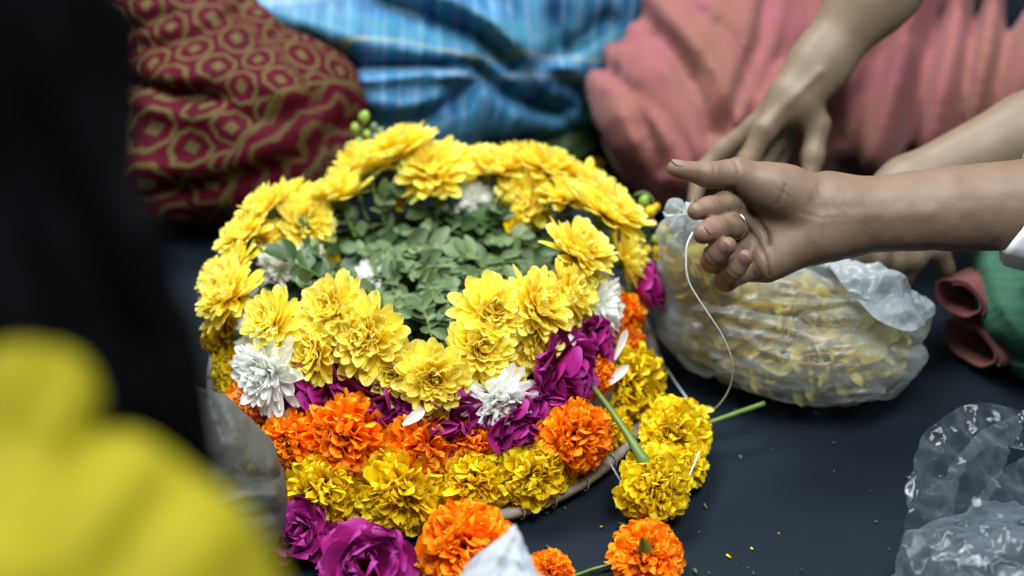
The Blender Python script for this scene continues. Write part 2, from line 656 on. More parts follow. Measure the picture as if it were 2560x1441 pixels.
basket = empty('cane_basket', (0, 0, 0.02))
tag(basket, 'dark woven basket standing on the tray, hidden behind the flower rows', 'basket')
BY = 0.018      # the oval basket stands a little behind the tray's middle
nr, na = 12, 120
zz = np.linspace(0.014, 0.084, nr)
th = np.linspace(0, 2 * math.pi, na, endpoint=False)
wv = []
for j in range(nr):      # woven bands: every round of cane goes in and out of the stakes
    r = 1.0 + 0.06 * (zz[j] - 0.012) / 0.08 + 0.018 * np.sin(30 * th + math.pi * j)
    c = np.stack([0.116 * r * np.cos(th), BY + 0.092 * r * np.sin(th), np.full(na, zz[j])], 1)
    ring = []
    for k in range(6):
        b = 2 * math.pi * k / 6
        rr = np.stack([np.cos(th), np.sin(th), 0 * th], 1)
        ring.append(c + 0.0037 * (math.cos(b) * rr * 0.7 + math.sin(b) * np.array([0, 0, 1.0])))
    V = np.stack(ring, 1).reshape(-1, 3)
    mesh_np('cane_round', V, grid_faces(na, 6, wrap_u=True, wrap_v=True), M_WOVEN, basket)
V, F = lathe([(0.001, 0.012), (0.91, 0.013), (0.96, 0.05), (0.985, 0.084), (0.965, 0.084), (0.94, 0.05), (0.89, 0.016), (0.001, 0.016)], n=60)
V = V * np.array([0.116, 0.092, 1.0]) + np.array([0, BY, 0])
mesh_np('lining', V, F, M_WOVEN, basket)

# ------------------------------------------------------------------ flowers
def frame_of(nrm, spin=0.0):
    z = unit(nrm)
    ref = np.array([0, 0, 1.0]) if abs(z[2]) < 0.95 else np.array([0, 1.0, 0])
    x = unit(np.cross(ref, z))
    y = np.cross(z, x)
    c, s = math.cos(spin), math.sin(spin)
    return x * c + y * s, y * c - x * s, z


def prof_ray(t):       # chrysanthemum ray floret: narrow foot, parallel sides, blunt point
    return (0.30 + 0.70 * np.clip(t / 0.55, 0, 1) ** 0.8) * np.sqrt(np.clip(1 - np.clip((t - 0.70) / 0.302, 0, 1) ** 2.2, 0.0, 1))


def prof_fan(t):       # marigold: widening to a ragged fan
    return (0.22 + 0.78 * t ** 0.9) * np.sqrt(np.clip(1 - np.clip((t - 0.80) / 0.21, 0, 1) ** 3.0, 0.12, 1))


def prof_rose(t):
    return (0.28 + 0.72 * np.clip(t / 0.62, 0, 1) ** 0.75) * np.sqrt(np.clip(1 - np.clip((t - 0.66) / 0.345, 0, 1) ** 2.6, 0.0, 1))


def petals(fr, org, phi, theta, L, W, curl, cup, r0, h0, prof, nt, ns, rs, lay, ruf=0.0, rufn=2.0, twist=0.0, rolled=0.0, fold=0.0, notch=0.0):
    """(n) petals as (n,nt,ns,3) world points plus colour attribute"""
    n = len(phi)
    t = np.sin(np.linspace(0, 1, nt) * math.pi / 2)      # rings bunch up towards the tip so that it rounds off
    s = np.linspace(-1, 1, ns)
    b = lambda v: np.broadcast_to(np.asarray(v, float), (n,))
    theta, L, W, curl, cup, r0, h0 = map(b, (theta, L, W, curl, cup, r0, h0))
    lay = b(lay)
    al = theta[:, None] + curl[:, None] * t[None, :] ** 1.3
    if np.any(np.asarray(rolled) != 0):
        al = al + b(rolled)[:, None] * np.clip((t[None, :] - 0.6) / 0.4, 0, 1) ** 2
    dt = np.diff(t)[None, :]
    sa, ca = np.sin(al), np.cos(al)
    R = r0[:, None] + L[:, None] * np.concatenate([np.zeros((n, 1)), np.cumsum((sa[:, 1:] + sa[:, :-1]) / 2 * dt, 1)], 1)
    H = h0[:, None] + L[:, None] * np.concatenate([np.zeros((n, 1)), np.cumsum((ca[:, 1:] + ca[:, :-1]) / 2 * dt, 1)], 1)
    w = W[:, None] * prof(t)[None, :]
    ph1 = rs.uniform(0, 6.28, n)
    ph2 = rs.uniform(0, 6.28, n)
    amp = b(ruf) * rs.uniform(0.6, 1.4, n)
    S = s[None, None, :]
    T = t[None, :, None]
    lat = S * w[:, :, None]
    nrm = (cup[:, None, None] * S ** 2 * w[:, :, None]
           + fold * np.abs(S) * w[:, :, None]
           + amp[:, None, None] * T ** 1.6 * (np.sin(rufn * 3.1 * S + ph1[:, None, None]) + 0.6 * np.sin(rufn * 5.3 * S + 4 * T + ph2[:, None, None])))
    along = amp[:, None, None] * 0.6 * T ** 3 * np.sin(rufn * 4.3 * S + ph2[:, None, None]) - notch * L[:, None, None] * T ** 4 * np.exp(-(S / 0.28) ** 2)
    tw = (b(twist) * rs.uniform(-1, 1, n))[:, None, None] * T
    lat2 = lat * np.cos(tw) - nrm * np.sin(tw)
    nrm2 = lat * np.sin(tw) + nrm * np.cos(tw)
    rr = R[:, :, None] - ca[:, :, None] * nrm2 + sa[:, :, None] * along
    hh = H[:, :, None] + sa[:, :, None] * nrm2 + ca[:, :, None] * along
    cp, sp = np.cos(phi)[:, None, None], np.sin(phi)[:, None, None]
    x = rr * cp - lat2 * sp
    y = rr * sp + lat2 * cp
    Xa, Ya, Za = fr
    Wd = np.asarray(org) + x[..., None] * Xa + y[..., None] * Ya + hh[..., None] * Za
    rnd = rs.uniform(0, 1, n)
    C = np.stack([np.broadcast_to(T, x.shape), np.broadcast_to(rnd[:, None, None], x.shape), np.broadcast_to(lay[:, None, None], x.shape)], -1)
    return Wd, C


def petal_mesh(name, WC_list, mat, parent, kind=None):
    Vs, Fs, Cs, off = [], [], [], 0
    for Wd, C in WC_list:
        n, nt, ns, _ = Wd.shape
        g = grid_faces(nt, ns)
        Fs.append((g[None] + (np.arange(n) * nt * ns)[:, None, None]).reshape(-1, 4) + off)
        Vs.append(Wd.reshape(-1, 3))
        Cs.append(C.reshape(-1, 3))
        off += n * nt * ns
    o = mesh_np(name, np.vstack(Vs), np.vstack(Fs), mat, parent, {'pc': np.vstack(Cs)})
    if kind:
        o['kind'] = kind
    return o


def petals_each(name, Wd, C, mat, parent):
    n, nt, ns, _ = Wd.shape
    g = grid_faces(nt, ns)
    for i in range(n):
        mesh_np(name, Wd[i].reshape(-1, 3), g, mat, parent, {'pc': C[i].reshape(-1, 3)})


def calyx_and_stem(root, org, fr, R, stem_pts=None, stem_r=0.0014, cone_len=0.35, cr=0.30, depth=0.10, mat=None):
    X_, Y_, Z_ = fr
    pr = [(0.02, -cone_len), (0.07, -cone_len * 0.97), (cr * 0.55, -cone_len * 0.7), (cr * 0.95, -cone_len * 0.35), (cr, -0.05), (cr * 0.8, 0.06), (0.02, 0.08)]
    V, F = lathe([(a * R, b * R - depth * R) for a, b in pr], n=14)
    Vw = org + V[:, :1] * X_ + V[:, 1:2] * Y_ + V[:, 2:3] * Z_
    mesh_np('calyx', Vw, F, mat or M_CALYX, root)
    if stem_pts is not None:
        p0 = org - Z_ * (cone_len + depth - 0.06) * R
        V, F = tube([p0] + [np.asarray(q) for q in stem_pts], [stem_r * 1.25, stem_r, stem_r], 16, 6)
        mesh_np('stem', V, F, M_STEM, root)


def chrysanthemum(org, nrm, R, seed, label, white=False, group=None, stem=True, flat=0.0, shaggy=0.0):
    rs = np.random.RandomState(seed)
    org = np.asarray(org, float)
    fr = frame_of(nrm, rs.uniform(0, 6.28))
    root = empty('white_chrysanthemum' if white else 'yellow_chrysanthemum', org)
    tag(root, label, 'flower', group)
    mp, mc = (M_WC, M_WCC) if white else (M_YC, M_YCC)
    d = math.radians

    def ring(n, th, L, W, curl, cup, h0, r0, lay, ruf=0.012, j=1.0):
        phi = (np.arange(n) + rs.uniform(-0.33, 0.33, n) * j) * 2 * math.pi / n + rs.uniform(0, 6.28)
        return petals(fr, org, phi, d(th) + rs.normal(0, d(7 + 10 * shaggy), n), R * L * rs.uniform(0.84, 1.1, n), R * W * rs.uniform(0.85, 1.15, n),
                      rs.uniform(curl - 0.3, curl + 0.3, n), cup * rs.uniform(0.5, 1.4, n), R * r0, R * h0, prof_ray, 7, 5, rs, lay,
                      ruf=R * ruf * (1 + 2 * shaggy), rufn=0.9, twist=0.25 + 0.6 * shaggy, fold=0.10)
    k = 0.84 if white else 1.0
    full = rs.uniform(0.88, 1.12)
    outer = ring(16, 90 - flat, 1.02, 0.175 * k, -0.3, 0.22, -0.02, 0.05, 0.0)
    petals_each('petal', *outer, mp, root)
    inner = [ring(20, 80 - flat * 0.6, 0.96, 0.165 * k, -0.35, 0.3, 0.03, 0.05, 0.0),
             ring(20, 69, 0.87, 0.155 * k, -0.35, 0.4, 0.06, 0.05, 0.0),
             ring(20, 58, 0.78 * full, 0.14 * k, -0.35, 0.5, 0.09, 0.05, 0.05),
             ring(19, 47, 0.67 * full, 0.125 * k, -0.4, 0.6, 0.11, 0.05, 0.12),
             ring(17, 36, 0.56 * full, 0.11 * k, -0.4, 0.75, 0.13, 0.04, 0.3),
             ring(15, 26, 0.45 * full, 0.09 * k, -0.4, 0.9, 0.13, 0.04, 0.55)]
    if white or shaggy > 0.3:
        inner += [ring(14, 24, 0.52, 0.12, 0.5, 0.8, 0.1, 0.03, 0.3, j=2), ring(12, 10, 0.44, 0.11, 0.2, 0.9, 0.12, 0.03, 0.4, j=2)]
    petal_mesh('inner_petals', inner, mp, root, 'stuff')
    cen = [ring(16, 17, 0.33, 0.06, 0.15, 0.9, 0.10, 0.06, 0.6), ring(12, 6, 0.27, 0.05, 0.1, 0.9, 0.11, 0.03, 0.9)]
    petal_mesh('centre_florets', cen, mc, root, 'stuff')
    sp = None
    if stem:
        q = org - fr[2] * R * 0.9
        rad = np.array([q[0], q[1], 0]) * 0.62
        sp = [q + np.array([0, 0, -0.006]), (q + np.array([rad[0], rad[1], 0.055])) / 2 + rs.uniform(-0.006, 0.006, 3), np.array([rad[0], rad[1], 0.040])]
    calyx_and_stem(root, org, fr, R, sp, 0.0013, 0.32, 0.27, 0.05)
    return root


def marigold(org, nrm, R, seed, label, orange=False, group=None, stem_pts=None, stem_r=0.0016, big_cone=False, back=False):
    rs = np.random.RandomState(seed)
    org = np.asarray(org, float)
    fr = frame_of(nrm, rs.uniform(0, 6.28))
    root = empty('orange_marigold' if orange else 'yellow_marigold', org)
    tag(root, label, 'flower', group)
    mp = M_OM if orange else M_YM
    base = org - fr[2] * R * 0.42

    def ring(n, th, L, W, curl, cup, h0, r0, lay, ruf):
        phi = (np.arange(n) + rs.uniform(-0.5, 0.5, n)) * 2 * math.pi / n + rs.uniform(0, 6.28)
        return petals(fr, base, phi, math.radians(th) + rs.normal(0, 0.13, n), R * L * rs.uniform(0.82, 1.1, n), R * W * rs.uniform(0.8, 1.25, n),
                      rs.uniform(curl - 0.35, curl + 0.45, n), cup * rs.uniform(0.2, 1.5, n), R * r0, R * h0, prof_fan, 8, 9, rs, lay,
                      ruf=R * ruf, rufn=1.35, twist=0.6, rolled=rs.uniform(0.0, 0.9, n), notch=0.08)
    ls = [ring(17, 94, 0.98, 0.36, -0.25, 0.35, 0.02, 0.06, 0.0, 0.05),
          ring(19, 80, 1.01, 0.35, -0.2, 0.4, 0.08, 0.06, 0.0, 0.06),
          ring(21, 66, 1.03, 0.33, -0.1, 0.4, 0.13, 0.06, 0.0, 0.07),
          ring(22, 53, 1.03, 0.31, 0.0, 0.5, 0.17, 0.06, 0.0, 0.075),
          ring(20, 41, 1.01, 0.28, 0.05, 0.5, 0.2, 0.05, 0.05, 0.075),
          ring(17, 29, 0.98, 0.25, 0.1, 0.6, 0.2, 0.05, 0.1, 0.07),
          ring(13, 18, 0.94, 0.22, 0.1, 0.7, 0.2, 0.04, 0.2, 0.065),
          ring(8, 8, 0.88, 0.18, 0.1, 0.7, 0.2, 0.03, 0.3, 0.06)]
    petal_mesh('ruffled_petals', ls, mp, root, 'stuff')
    calyx_and_stem(root, org - fr[2] * R * 0.42, fr, R, stem_pts, stem_r, 0.85 if big_cone else 0.45, 0.34 if big_cone else 0.26, 0.02, M_STEM)
    return root


def rose(org, nrm, R, seed, label, group=None, openness=1.0):
    rs = np.random.RandomState(seed)
    org = np.asarray(org, float)
    fr = frame_of(nrm, rs.uniform(0, 6.28))
    root = empty('magenta_rose', org)
    tag(root, label, 'flower', group)
    base = org - fr[2] * R * 0.35
    spec_ = [(6, 86, 1.0, 0.56, -0.35, 0.40, 0.02, 0.55), (6, 68, 0.97, 0.54, -0.45, 0.50, 0.05, 0.6), (5, 50, 0.93, 0.50, -0.5, 0.6, 0.08, 0.6),
             (5, 33, 0.86, 0.44, -0.45, 0.75, 0.1, 0.5), (4, 18, 0.78, 0.36, -0.3, 0.95, 0.12, 0.3)]
    for n, th, L, W, cl, cup, h0, rol in spec_:
        phi = (np.arange(n) + rs.uniform(-0.3, 0.3, n)) * 2 * math.pi / n + rs.uniform(0, 6.28)
        th = th * openness
        Wd, C = petals(fr, base, phi, math.radians(th) + rs.normal(0, 0.22, n), R * L * rs.uniform(0.82, 1.15, n), R * W * rs.uniform(0.8, 1.2, n),
                       rs.uniform(cl - 0.25, cl + 0.25, n), cup * rs.uniform(0.6, 1.3, n), R * 0.05, R * h0, prof_rose, 9, 9, rs, 0.0,
                       ruf=R * 0.075, rufn=0.9, twist=0.6, rolled=rs.uniform(0.2, 1.0, n) * rol * 2.0, notch=0.06)
        petals_each('petal', Wd, C, M_RO, root)
    # sepals and hip
    calyx_and_stem(root, base, fr, R, None, 0.001, 0.30, 0.2, 0.0)
    return root


def out_nrm(p, el, side=0.0):
    """outward from the basket's axis, raised by el degrees, turned sideways by side degrees"""
    a = math.atan2(p[1], p[0]) + math.radians(side)
    e = math.radians(el)
    return np.array([math.cos(a) * math.cos(e), math.sin(a) * math.cos(e), math.sin(e)])


def rad_px(d, p):
    depth = (np.asarray(p) - CAM) @ FWD
    return 0.5 * d * depth / FPX


G_YC = 'yellow chrysanthemums set round the rim of the basket'
YC = [  # photo x, y, diameter, height, raise, turn, shag, label
    (582, 745, 172, 0.112, 50, 0, 0.5, 'shaggy yellow chrysanthemum at the far left end of the rim'),
    (688, 812, 160, 0.112, 48, 0, 0.0, 'open yellow chrysanthemum with orange eye just above the big white bloom on the left'),
    (843, 785, 178, 0.120, 50, 0, 0.0, 'yellow chrysanthemum with long pale petals peeping over the largest front bloom'),
    (795, 885, 158, 0.098, 34, -8, 0.0, 'yellow chrysanthemum with dark orange eye beside the left white bloom'),
    (922, 845, 200, 0.112, 42, 0, 0.4, 'largest yellow chrysanthemum on the front of the rim'),
    (995, 925, 165, 0.092, 28, 0, 0.2, 'yellow chrysanthemum half hidden between the largest bloom and the lowest one'),
    (1087, 945, 175, 0.094, 30, 0, 0.1, 'lowest yellow chrysanthemum, hanging over the front centre of the rim'),
    (1195, 872, 172, 0.104, 38, 0, 0.0, 'yellow chrysanthemum just above the white bloom at the front right'),
    (1225, 785, 180, 0.122, 50, 0, 0.0, 'yellow chrysanthemum with upright petals against the green leaves, front right'),
    (1335, 772, 188, 0.116, 42, 6, 0.3, 'large yellow chrysanthemum with curled petals on the right front of the rim'),
    (1345, 852, 138, 0.094, 22, 0, 0.1, 'small yellow chrysanthemum tucked below the curled one, above the magenta rose'),
    (1418, 740, 152, 0.112, 30, 0, 0.2, 'yellow chrysanthemum beside the upper white bloom on the right'),
    (1440, 640, 180, 0.124, 55, 0, 0.4, 'yellow chrysanthemum with one pale petal sticking out over the leaves on the right'),
    (1515, 540, 178, 0.122, 52, 0, 0.4, 'dense round yellow chrysanthemum at the far right corner of the rim'),
    (1553, 652, 138, 0.096, 14, 0, 0.3, 'shaded yellow chrysanthemum low on the right side above the purple rose'),
    (1415, 505, 132, 0.118, 60, 20, 0.3, 'yellow chrysanthemum squeezed behind the dense round one'),
    (1315, 512, 140, 0.104, 40, 180, 0.4, 'yellow chrysanthemum drooping inwards over the leaves at the back right'),
    (1357, 428, 158, 0.124, 52, 0, 0.0, 'deep yellow chrysanthemum showing its dark calyx at the back right'),
    (1250, 432, 138, 0.120, 70, 0, 0.1, 'flat yellow chrysanthemum on the back rim beside the one showing its calyx'),
    (1172, 428, 118, 0.116, 35, 0, 0.1, 'small pale yellow chrysanthemum turned away at the back of the rim'),
    (1085, 436, 158, 0.122, 72, 150, 0.0, 'yellow chrysanthemum with drooping petals at the centre of the back rim'),
    (1000, 385, 165, 0.134, 55, 30, 0.0, 'topmost yellow chrysanthemum with one tall petal against the blue cloth'),
    (922, 425, 145, 0.126, 50, 0, 0.1, 'yellow chrysanthemum beside the green bud spray at the back left'),
    (845, 497, 152, 0.120, 48, 0, 0.1, 'yellow chrysanthemum below the bud spray on the back left rim'),
    (762, 560, 132, 0.110, 45, 175, 0.2, 'yellow chrysanthemum leaning inwards on the left of the rim'),
    (672, 528, 140, 0.122, 45, 0, 0.1, 'yellow chrysanthemum standing highest on the left against the maroon cloth'),
    (612, 598, 132, 0.116, 50, 0, 0.2, 'yellow chrysanthemum on the left rim between the highest and the shaded ones'),
    (598, 665, 126, 0.110, 45, 0, 0.3, 'yellow chrysanthemum on the left rim directly above the shaggy one'),
    (722, 508, 118, 0.112, 40, 0, 0.2, 'small yellow chrysanthemum right behind the highest one on the left'),
    (800, 522, 122, 0.106, 45, 0, 0.3, 'yellow chrysanthemum wedged between the two on the back left rim'),
    (888, 462, 128, 0.112, 42, 0, 0.2, 'yellow chrysanthemum just under the bud spray'),
    (962, 428, 118, 0.114, 50, 10, 0.2, 'yellow chrysanthemum tucked below the topmost one'),
    (1040, 408, 118, 0.118, 50, 0, 0.2, 'yellow chrysanthemum between the topmost one and the centre of the back rim'),
    (1130, 416, 116, 0.114, 40, 0, 0.3, 'yellow chrysanthemum behind the one with drooping petals'),
    (1208, 418, 116, 0.114, 45, 0, 0.2, 'yellow chrysanthemum behind the small pale one at the back'),
    (1302, 412, 120, 0.114, 45, 0, 0.2, 'yellow chrysanthemum left of the deep yellow one at the back right'),
    (1455, 470, 132, 0.112, 45, 0, 0.3, 'yellow chrysanthemum behind the dense round one, toward the pink cloth'),
    (1280, 888, 128, 0.090, 26, 0, 0.2, 'small yellow chrysanthemum filling the gap right of the front white bloom'),
    (548, 702, 118, 0.098, 25, 0, 0.3, 'yellow chrysanthemum low on the outside of the left rim'),
    (648, 590, 118, 0.104, 50, 170, 0.3, 'yellow chrysanthemum on the inner side of the left rim'),
]
for i, (px, py, dia, z, el, side, shag, lab) in enumerate(YC):
    p = PZ(px, py, z)
    if math.hypot(p[0], p[1]) < 0.09:
        print('rim flower close to axis', i, p)
    chrysanthemum(p, out_nrm(p, el, side), rad_px(dia, p) * (1.17 if py > 600 else 1.27), 100 + i, lab, group=G_YC, shaggy=shag)

G_WC = 'white chrysanthemums below the yellow rim'
for i, (px, py, dia, z, el, side, lab) in enumerate([
        (680, 932, 190, 0.086, 26, 10, 'large white chrysanthemum on the left below the yellow rim'),
        (1245, 1000, 172, 0.074, 12, 0, 'white chrysanthemum with curled petals in the front row, between two roses'),
        (1488, 765, 150, 0.090, 12, 0, 'white chrysanthemum on the right side above the orange marigold')]):
    p = PZ(px, py, z)
    chrysanthemum(p, out_nrm(p, el, side), rad_px(dia, p) * 1.2, 300 + i, lab, white=True, group=G_WC, shaggy=0.45, stem=False)

G_RO = 'magenta roses in the second row'
for i, (px, py, dia, z, el, side, op, lab) in enumerate([
        (790, 985, 190, 0.070, 20, 0, 1.0, 'magenta rose showing between the left white bloom and the tall orange marigold'),
        (948, 1030, 165, 0.066, 10, 0, 1.0, 'magenta rose flattened under the yellow rim right of the tall orange marigold'),
        (1110, 1068, 180, 0.062, 4, 0, 1.0, 'magenta rose under the lowest yellow chrysanthemum at front centre'),
        (1290, 1070, 150, 0.062, 0, 0, 0.9, 'magenta rose just below the front white chrysanthemum'),
        (1362, 1015, 140, 0.068, 8, 0, 0.9, 'magenta rose between the front white bloom and the round orange marigold'),
        (1410, 930, 190, 0.080, 16, 0, 1.0, 'wide deep magenta rose on the right front, under the small chrysanthemum'),
        (1488, 848, 120, 0.082, 12, 0, 0.9, 'small magenta rose below the right white chrysanthemum'),
        (1030, 1042, 130, 0.066, 8, 0, 1.0, 'magenta rose squeezed between the two flattened front roses'),
        (1195, 1062, 130, 0.062, 4, 0, 1.0, 'magenta rose left of the front white chrysanthemum'),
        (872, 992, 130, 0.070, 14, 0, 1.0, 'magenta rose peeping out above the tall orange marigold'),
        (1608, 718, 145, 0.078, 10, 0, 0.6, 'closed purple rose on the outer right side beside the petal bag')]):
    p = PZ(px, py, z)
    rose(p, out_nrm(p, el, side), rad_px(dia, p) * 1.12, 400 + i, lab, G_RO, op)

G_OM = 'orange marigolds in the third row'
for i, (px, py, dia, z, el, side, lab) in enumerate([
        (856, 1098, 205, 0.056, 26, 0, 'tall bright orange marigold at the front left of the basket'),
        (716, 1108, 135, 0.052, 12, 0, 'shaded orange marigold beside the tall bright one, under the left white bloom'),
        (1052, 1132, 180, 0.048, 10, 0, 'orange marigold below the front centre rose'),
        (1188, 1115, 120, 0.050, 0, 0, 'orange marigold mostly hidden between two roses and yellow marigolds'),
        (1445, 1090, 175, 0.054, 24, 0, 'round orange marigold hanging over the tray rim at the front right'),
        (1496, 945, 100, 0.060, 0, 0, 'small orange marigold behind the white loose petal on the right'),
        (1566, 785, 112, 0.062, 10, 0, 'orange marigold below the purple rose on the right side'),
        (1572, 862, 100, 0.050, 5, 0, 'orange marigold lowest on the right side above the yellow tail'),
        (622, 1010, 130, 0.058, 5, 0, 'dim orange marigold at the left edge behind the grey bag')]):
    p = PZ(px, py, z)
    marigold(p, out_nrm(p, el, side), rad_px(dia, p) * 1.04, 500 + i, lab, True, G_OM)

G_YM = 'yellow marigolds along the tray'
YMX = [
    (806, 1235, 190, 0.028, 14, 0, 'yellow marigold at the front left of the tray, under the tall orange one'),
    (1003, 1238, 212, 0.030, 16, 0, 'largest yellow marigold at the front centre of the tray'),
    (1188, 1212, 178, 0.030, 12, 0, 'yellow marigold right of the largest one at the front of the tray'),
    (1332, 1188, 172, 0.032, 14, 0, 'yellow marigold beside the bare tray rim at the front right'),
    (1395, 1192, 100, 0.022, 0, 0, 'small yellow marigold end under the round orange marigold'),
    (1535, 1075, 100, 0.026, 8, 0, 'yellow marigold tucked between the round orange marigold and the green stalk'),
    (1588, 955, 180, 0.036, 22, 0, 'yellow marigold at the right of the tray where the tail starts'),
    (640, 1115, 150, 0.030, 10, 0, 'dull yellow marigold on the left edge behind the grey bag'),
    (672, 1195, 130, 0.026, 10, 0, 'shaded yellow marigold low on the left beside the grey bag'),
    (552, 838, 120, 0.062, 8, 0, 'yellow marigold peeping out under the far left end of the rim'),
    (600, 985, 120, 0.036, 5, 0, 'yellow marigold in deep shade between the grey bag and the left white bloom'),
    (572, 925, 110, 0.050, 5, 0, 'dark yellow marigold at the far left under the shaggy chrysanthemum'),
]
for i, (px, py, dia, z, el, side, lab) in enumerate(YMX):
    p = PZ(px, py, z)
    marigold(p, out_nrm(p, el, side), rad_px(dia, p) * 1.04, 600 + i, lab, False, G_YM)

# the tail of the yellow string lying on the floor to the right
G_TAIL = 'yellow marigolds of the tail on the floor'
p = PZ(1690, 1082, 0.030)
e1, e2 = PZ(1800, 1048, 0.030), PZ(1911, 1009, 0.034)
marigold(p, (0.15, -0.55, 0.8), rad_px(176, p), 650, 'yellow marigold on the floor with a green stalk pointing right', False, G_TAIL, [e1, e2], 0.0021)
p = PZ(1722, 1165, 0.022)
marigold(p, (0.8, -0.2, 0.5), rad_px(110, p), 651, 'small yellow marigold tucked behind the end of the tail', False, G_TAIL)
p = PZ(1640, 1218, 0.030)
q0, q1, q2 = PZ(1608, 1150, 0.052), PZ(1530, 1030, 0.062), PZ(1481, 966, 0.070)
r7 = marigold(p, (0.30, -0.72, 0.42), rad_px(184, p), 652, 'yellow marigold at the end of the tail, its green stalk leaning back over the tray', False, G_TAIL)
V, F = tube([PZ(1622, 1172, 0.040), q0, (q0 + q1) / 2 + np.array([0, 0, 0.001]), q1, q2], [0.0075, 0.0050, 0.0027, 0.0024, 0.0022], 26, 8)
mesh_np('stalk', V, F, M_STEM, r7)

# flowers lying loose in front of the tray
p = PZ(1165, 1372, 0.030)
marigold(p, (-0.1, -0.45, 0.85), rad_px(240, p), 660, 'big orange marigold on the floor behind the white bag tip', True)
p = PZ(1378, 1432, 0.016)
marigold(p, (0.2, -0.5, 0.7), rad_px(110, p), 661, 'small orange marigold half hidden behind the right of the white bag tip', True, None,
         [PZ(1430, 1440, 0.006), PZ(1480, 1424, 0.004), PZ(1530, 1411, 0.004)], 0.0013)
p = PZ(1618, 1392, 0.018)
rr_ = marigold(p, (0.05, -0.30, 0.9), rad_px(178, p), 662, 'orange marigold lying face down on the floor with its green base up', True)
fr_ = frame_of((-0.15, -0.25, 0.9))
V, F = lathe([(0.0005, 0.022), (0.0016, 0.019), (0.0042, 0.008), (0.0062, 0.0), (0.0058, -0.006), (0.0005, -0.007)], n=16)
o_ = PZ(1612, 1378, 0.030)
mesh_np('green_base', o_ + V[:, :1] * fr_[0] + V[:, 1:2] * fr_[1] + V[:, 2:3] * fr_[2], F, M_STEM, rr_)
G_FR = 'magenta roses lying on the floor'
for i, (px, py, dia, z, nr_, op, lab) in enumerate([
        (748, 1335, 160, 0.022, (-0.1, -0.4, 0.8), 0.8, 'magenta rose on the floor beside the grey bag'),
        (915, 1422, 245, 0.026, (0.1, -0.5, 0.8), 1.0, 'large open magenta rose on the floor at the bottom edge'),
        (856, 1356, 110, 0.018, (0.3, -0.3, 0.8), 0.8, 'small magenta rose bud between the two floor roses')]):
    p = PZ(px, py, z)
    rose(p, nr_, rad_px(dia, p) * 1.08, 700 + i, lab, G_FR, op)

# ------------------------------------------------------------------ leaves heaped inside the basket
def leaf_mesh(name, L, W, cup, droop, mat, nt=7, ns=5):
    t = np.sin(np.linspace(0, 1, nt) * math.pi / 2)
    s = np.linspace(-1, 1, ns)
    w = W * (np.sin(math.pi * np.clip(t, 0, 1) ** 0.85) ** 0.62)
    w[0] = W * 0.08
    T, S = np.meshgrid(t, s, indexing='ij')
    V = np.stack([S * w[:, None], T * L, cup * np.abs(S) * w[:, None] - droop * L * T ** 2], -1).reshape(-1, 3)
    me = bpy.data.meshes.new(name)
    me.from_pydata(V.tolist(), [], grid_faces(nt, ns).tolist())
    me.polygons.foreach_set('use_smooth', np.ones(len(me.polygons), bool))
    me.materials.append(mat)
    return me


LEAVES = [leaf_mesh('leaf', 0.026, 0.0068, 0.30, 0.10, M_LEAF), leaf_mesh('leaf', 0.021, 0.0076, 0.15, 0.22, M_LEAF),
          leaf_mesh('leaf', 0.017, 0.0068, 0.45, 0.05, M_LEAF), leaf_mesh('leaf', 0.022, 0.0075, 0.25, -0.10, M_LEAF)]
LEAVESD = [leaf_mesh('leaf', 0.030, 0.0105, 0.25, 0.15, M_LEAFD), leaf_mesh('leaf', 0.026, 0.0090, 0.35, 0.2, M_LEAFD)]


def put_leaf(parent, me, pos, direction, up, scale=1.0, name='leaf'):
    y = unit(direction)
    x = unit(np.cross(y, up))
    z = np.cross(x, y)
    o = bpy.data.objects.new(name, me)
    COL.objects.link(o)
    o.parent = parent
    q = np.asarray(pos) - np.array(world_loc(parent))
    o.matrix_local = Matrix(((x[0] * scale, y[0] * scale, z[0] * scale, q[0]), (x[1] * scale, y[1] * scale, z[1] * scale, q[1]), (x[2] * scale, y[2] * scale, z[2] * scale, q[2]), (0, 0, 0, 1)))
    return o


def sprig(pts, nleaf, seed, label, meshes, group, scale=1.0, stem_r=0.0009, droopy=0.0, mat=None, name='leaf_sprig'):
    rs = np.random.RandomState(seed)
    root = empty(name, pts[0])
    tag(root, label, 'sprig', group)
    V, F = tube(pts, [stem_r * 1.3, stem_r, stem_r * 0.5], 18, 5)
    mesh_np('stem', V, F, mat or M_STEM, root)
    c = catmull(pts, nleaf + 2)
    T = np.gradient(c, axis=0)
    for i in range(1, nleaf + 2):
        t = unit(T[i])
        sd = np.cross(t, [0, 0, 1.0])
        sg = 1 if i % 2 else -1
        if i == nleaf + 1:
            dr = t + rs.normal(0, 0.15, 3)
        else:
            dr = t * rs.uniform(0.2, 0.7) + sg * unit(sd) * rs.uniform(0.7, 1.1) + np.array([0, 0, rs.uniform(-0.35, 0.65) - droopy])
        up = np.array([rs.normal(0, 0.55), rs.normal(0, 0.55) - 0.15, 1.0])
        put_leaf(root, meshes[rs.randint(len(meshes))], c[i], dr, up, scale * rs.uniform(0.6, 1.25))
    return root


def heap_z(x, y):
    r2 = (x / 0.115) ** 2 + ((y - BY) / 0.09) ** 2
    return 0.087 - 0.014 * r2


rs = np.random.RandomState(5)
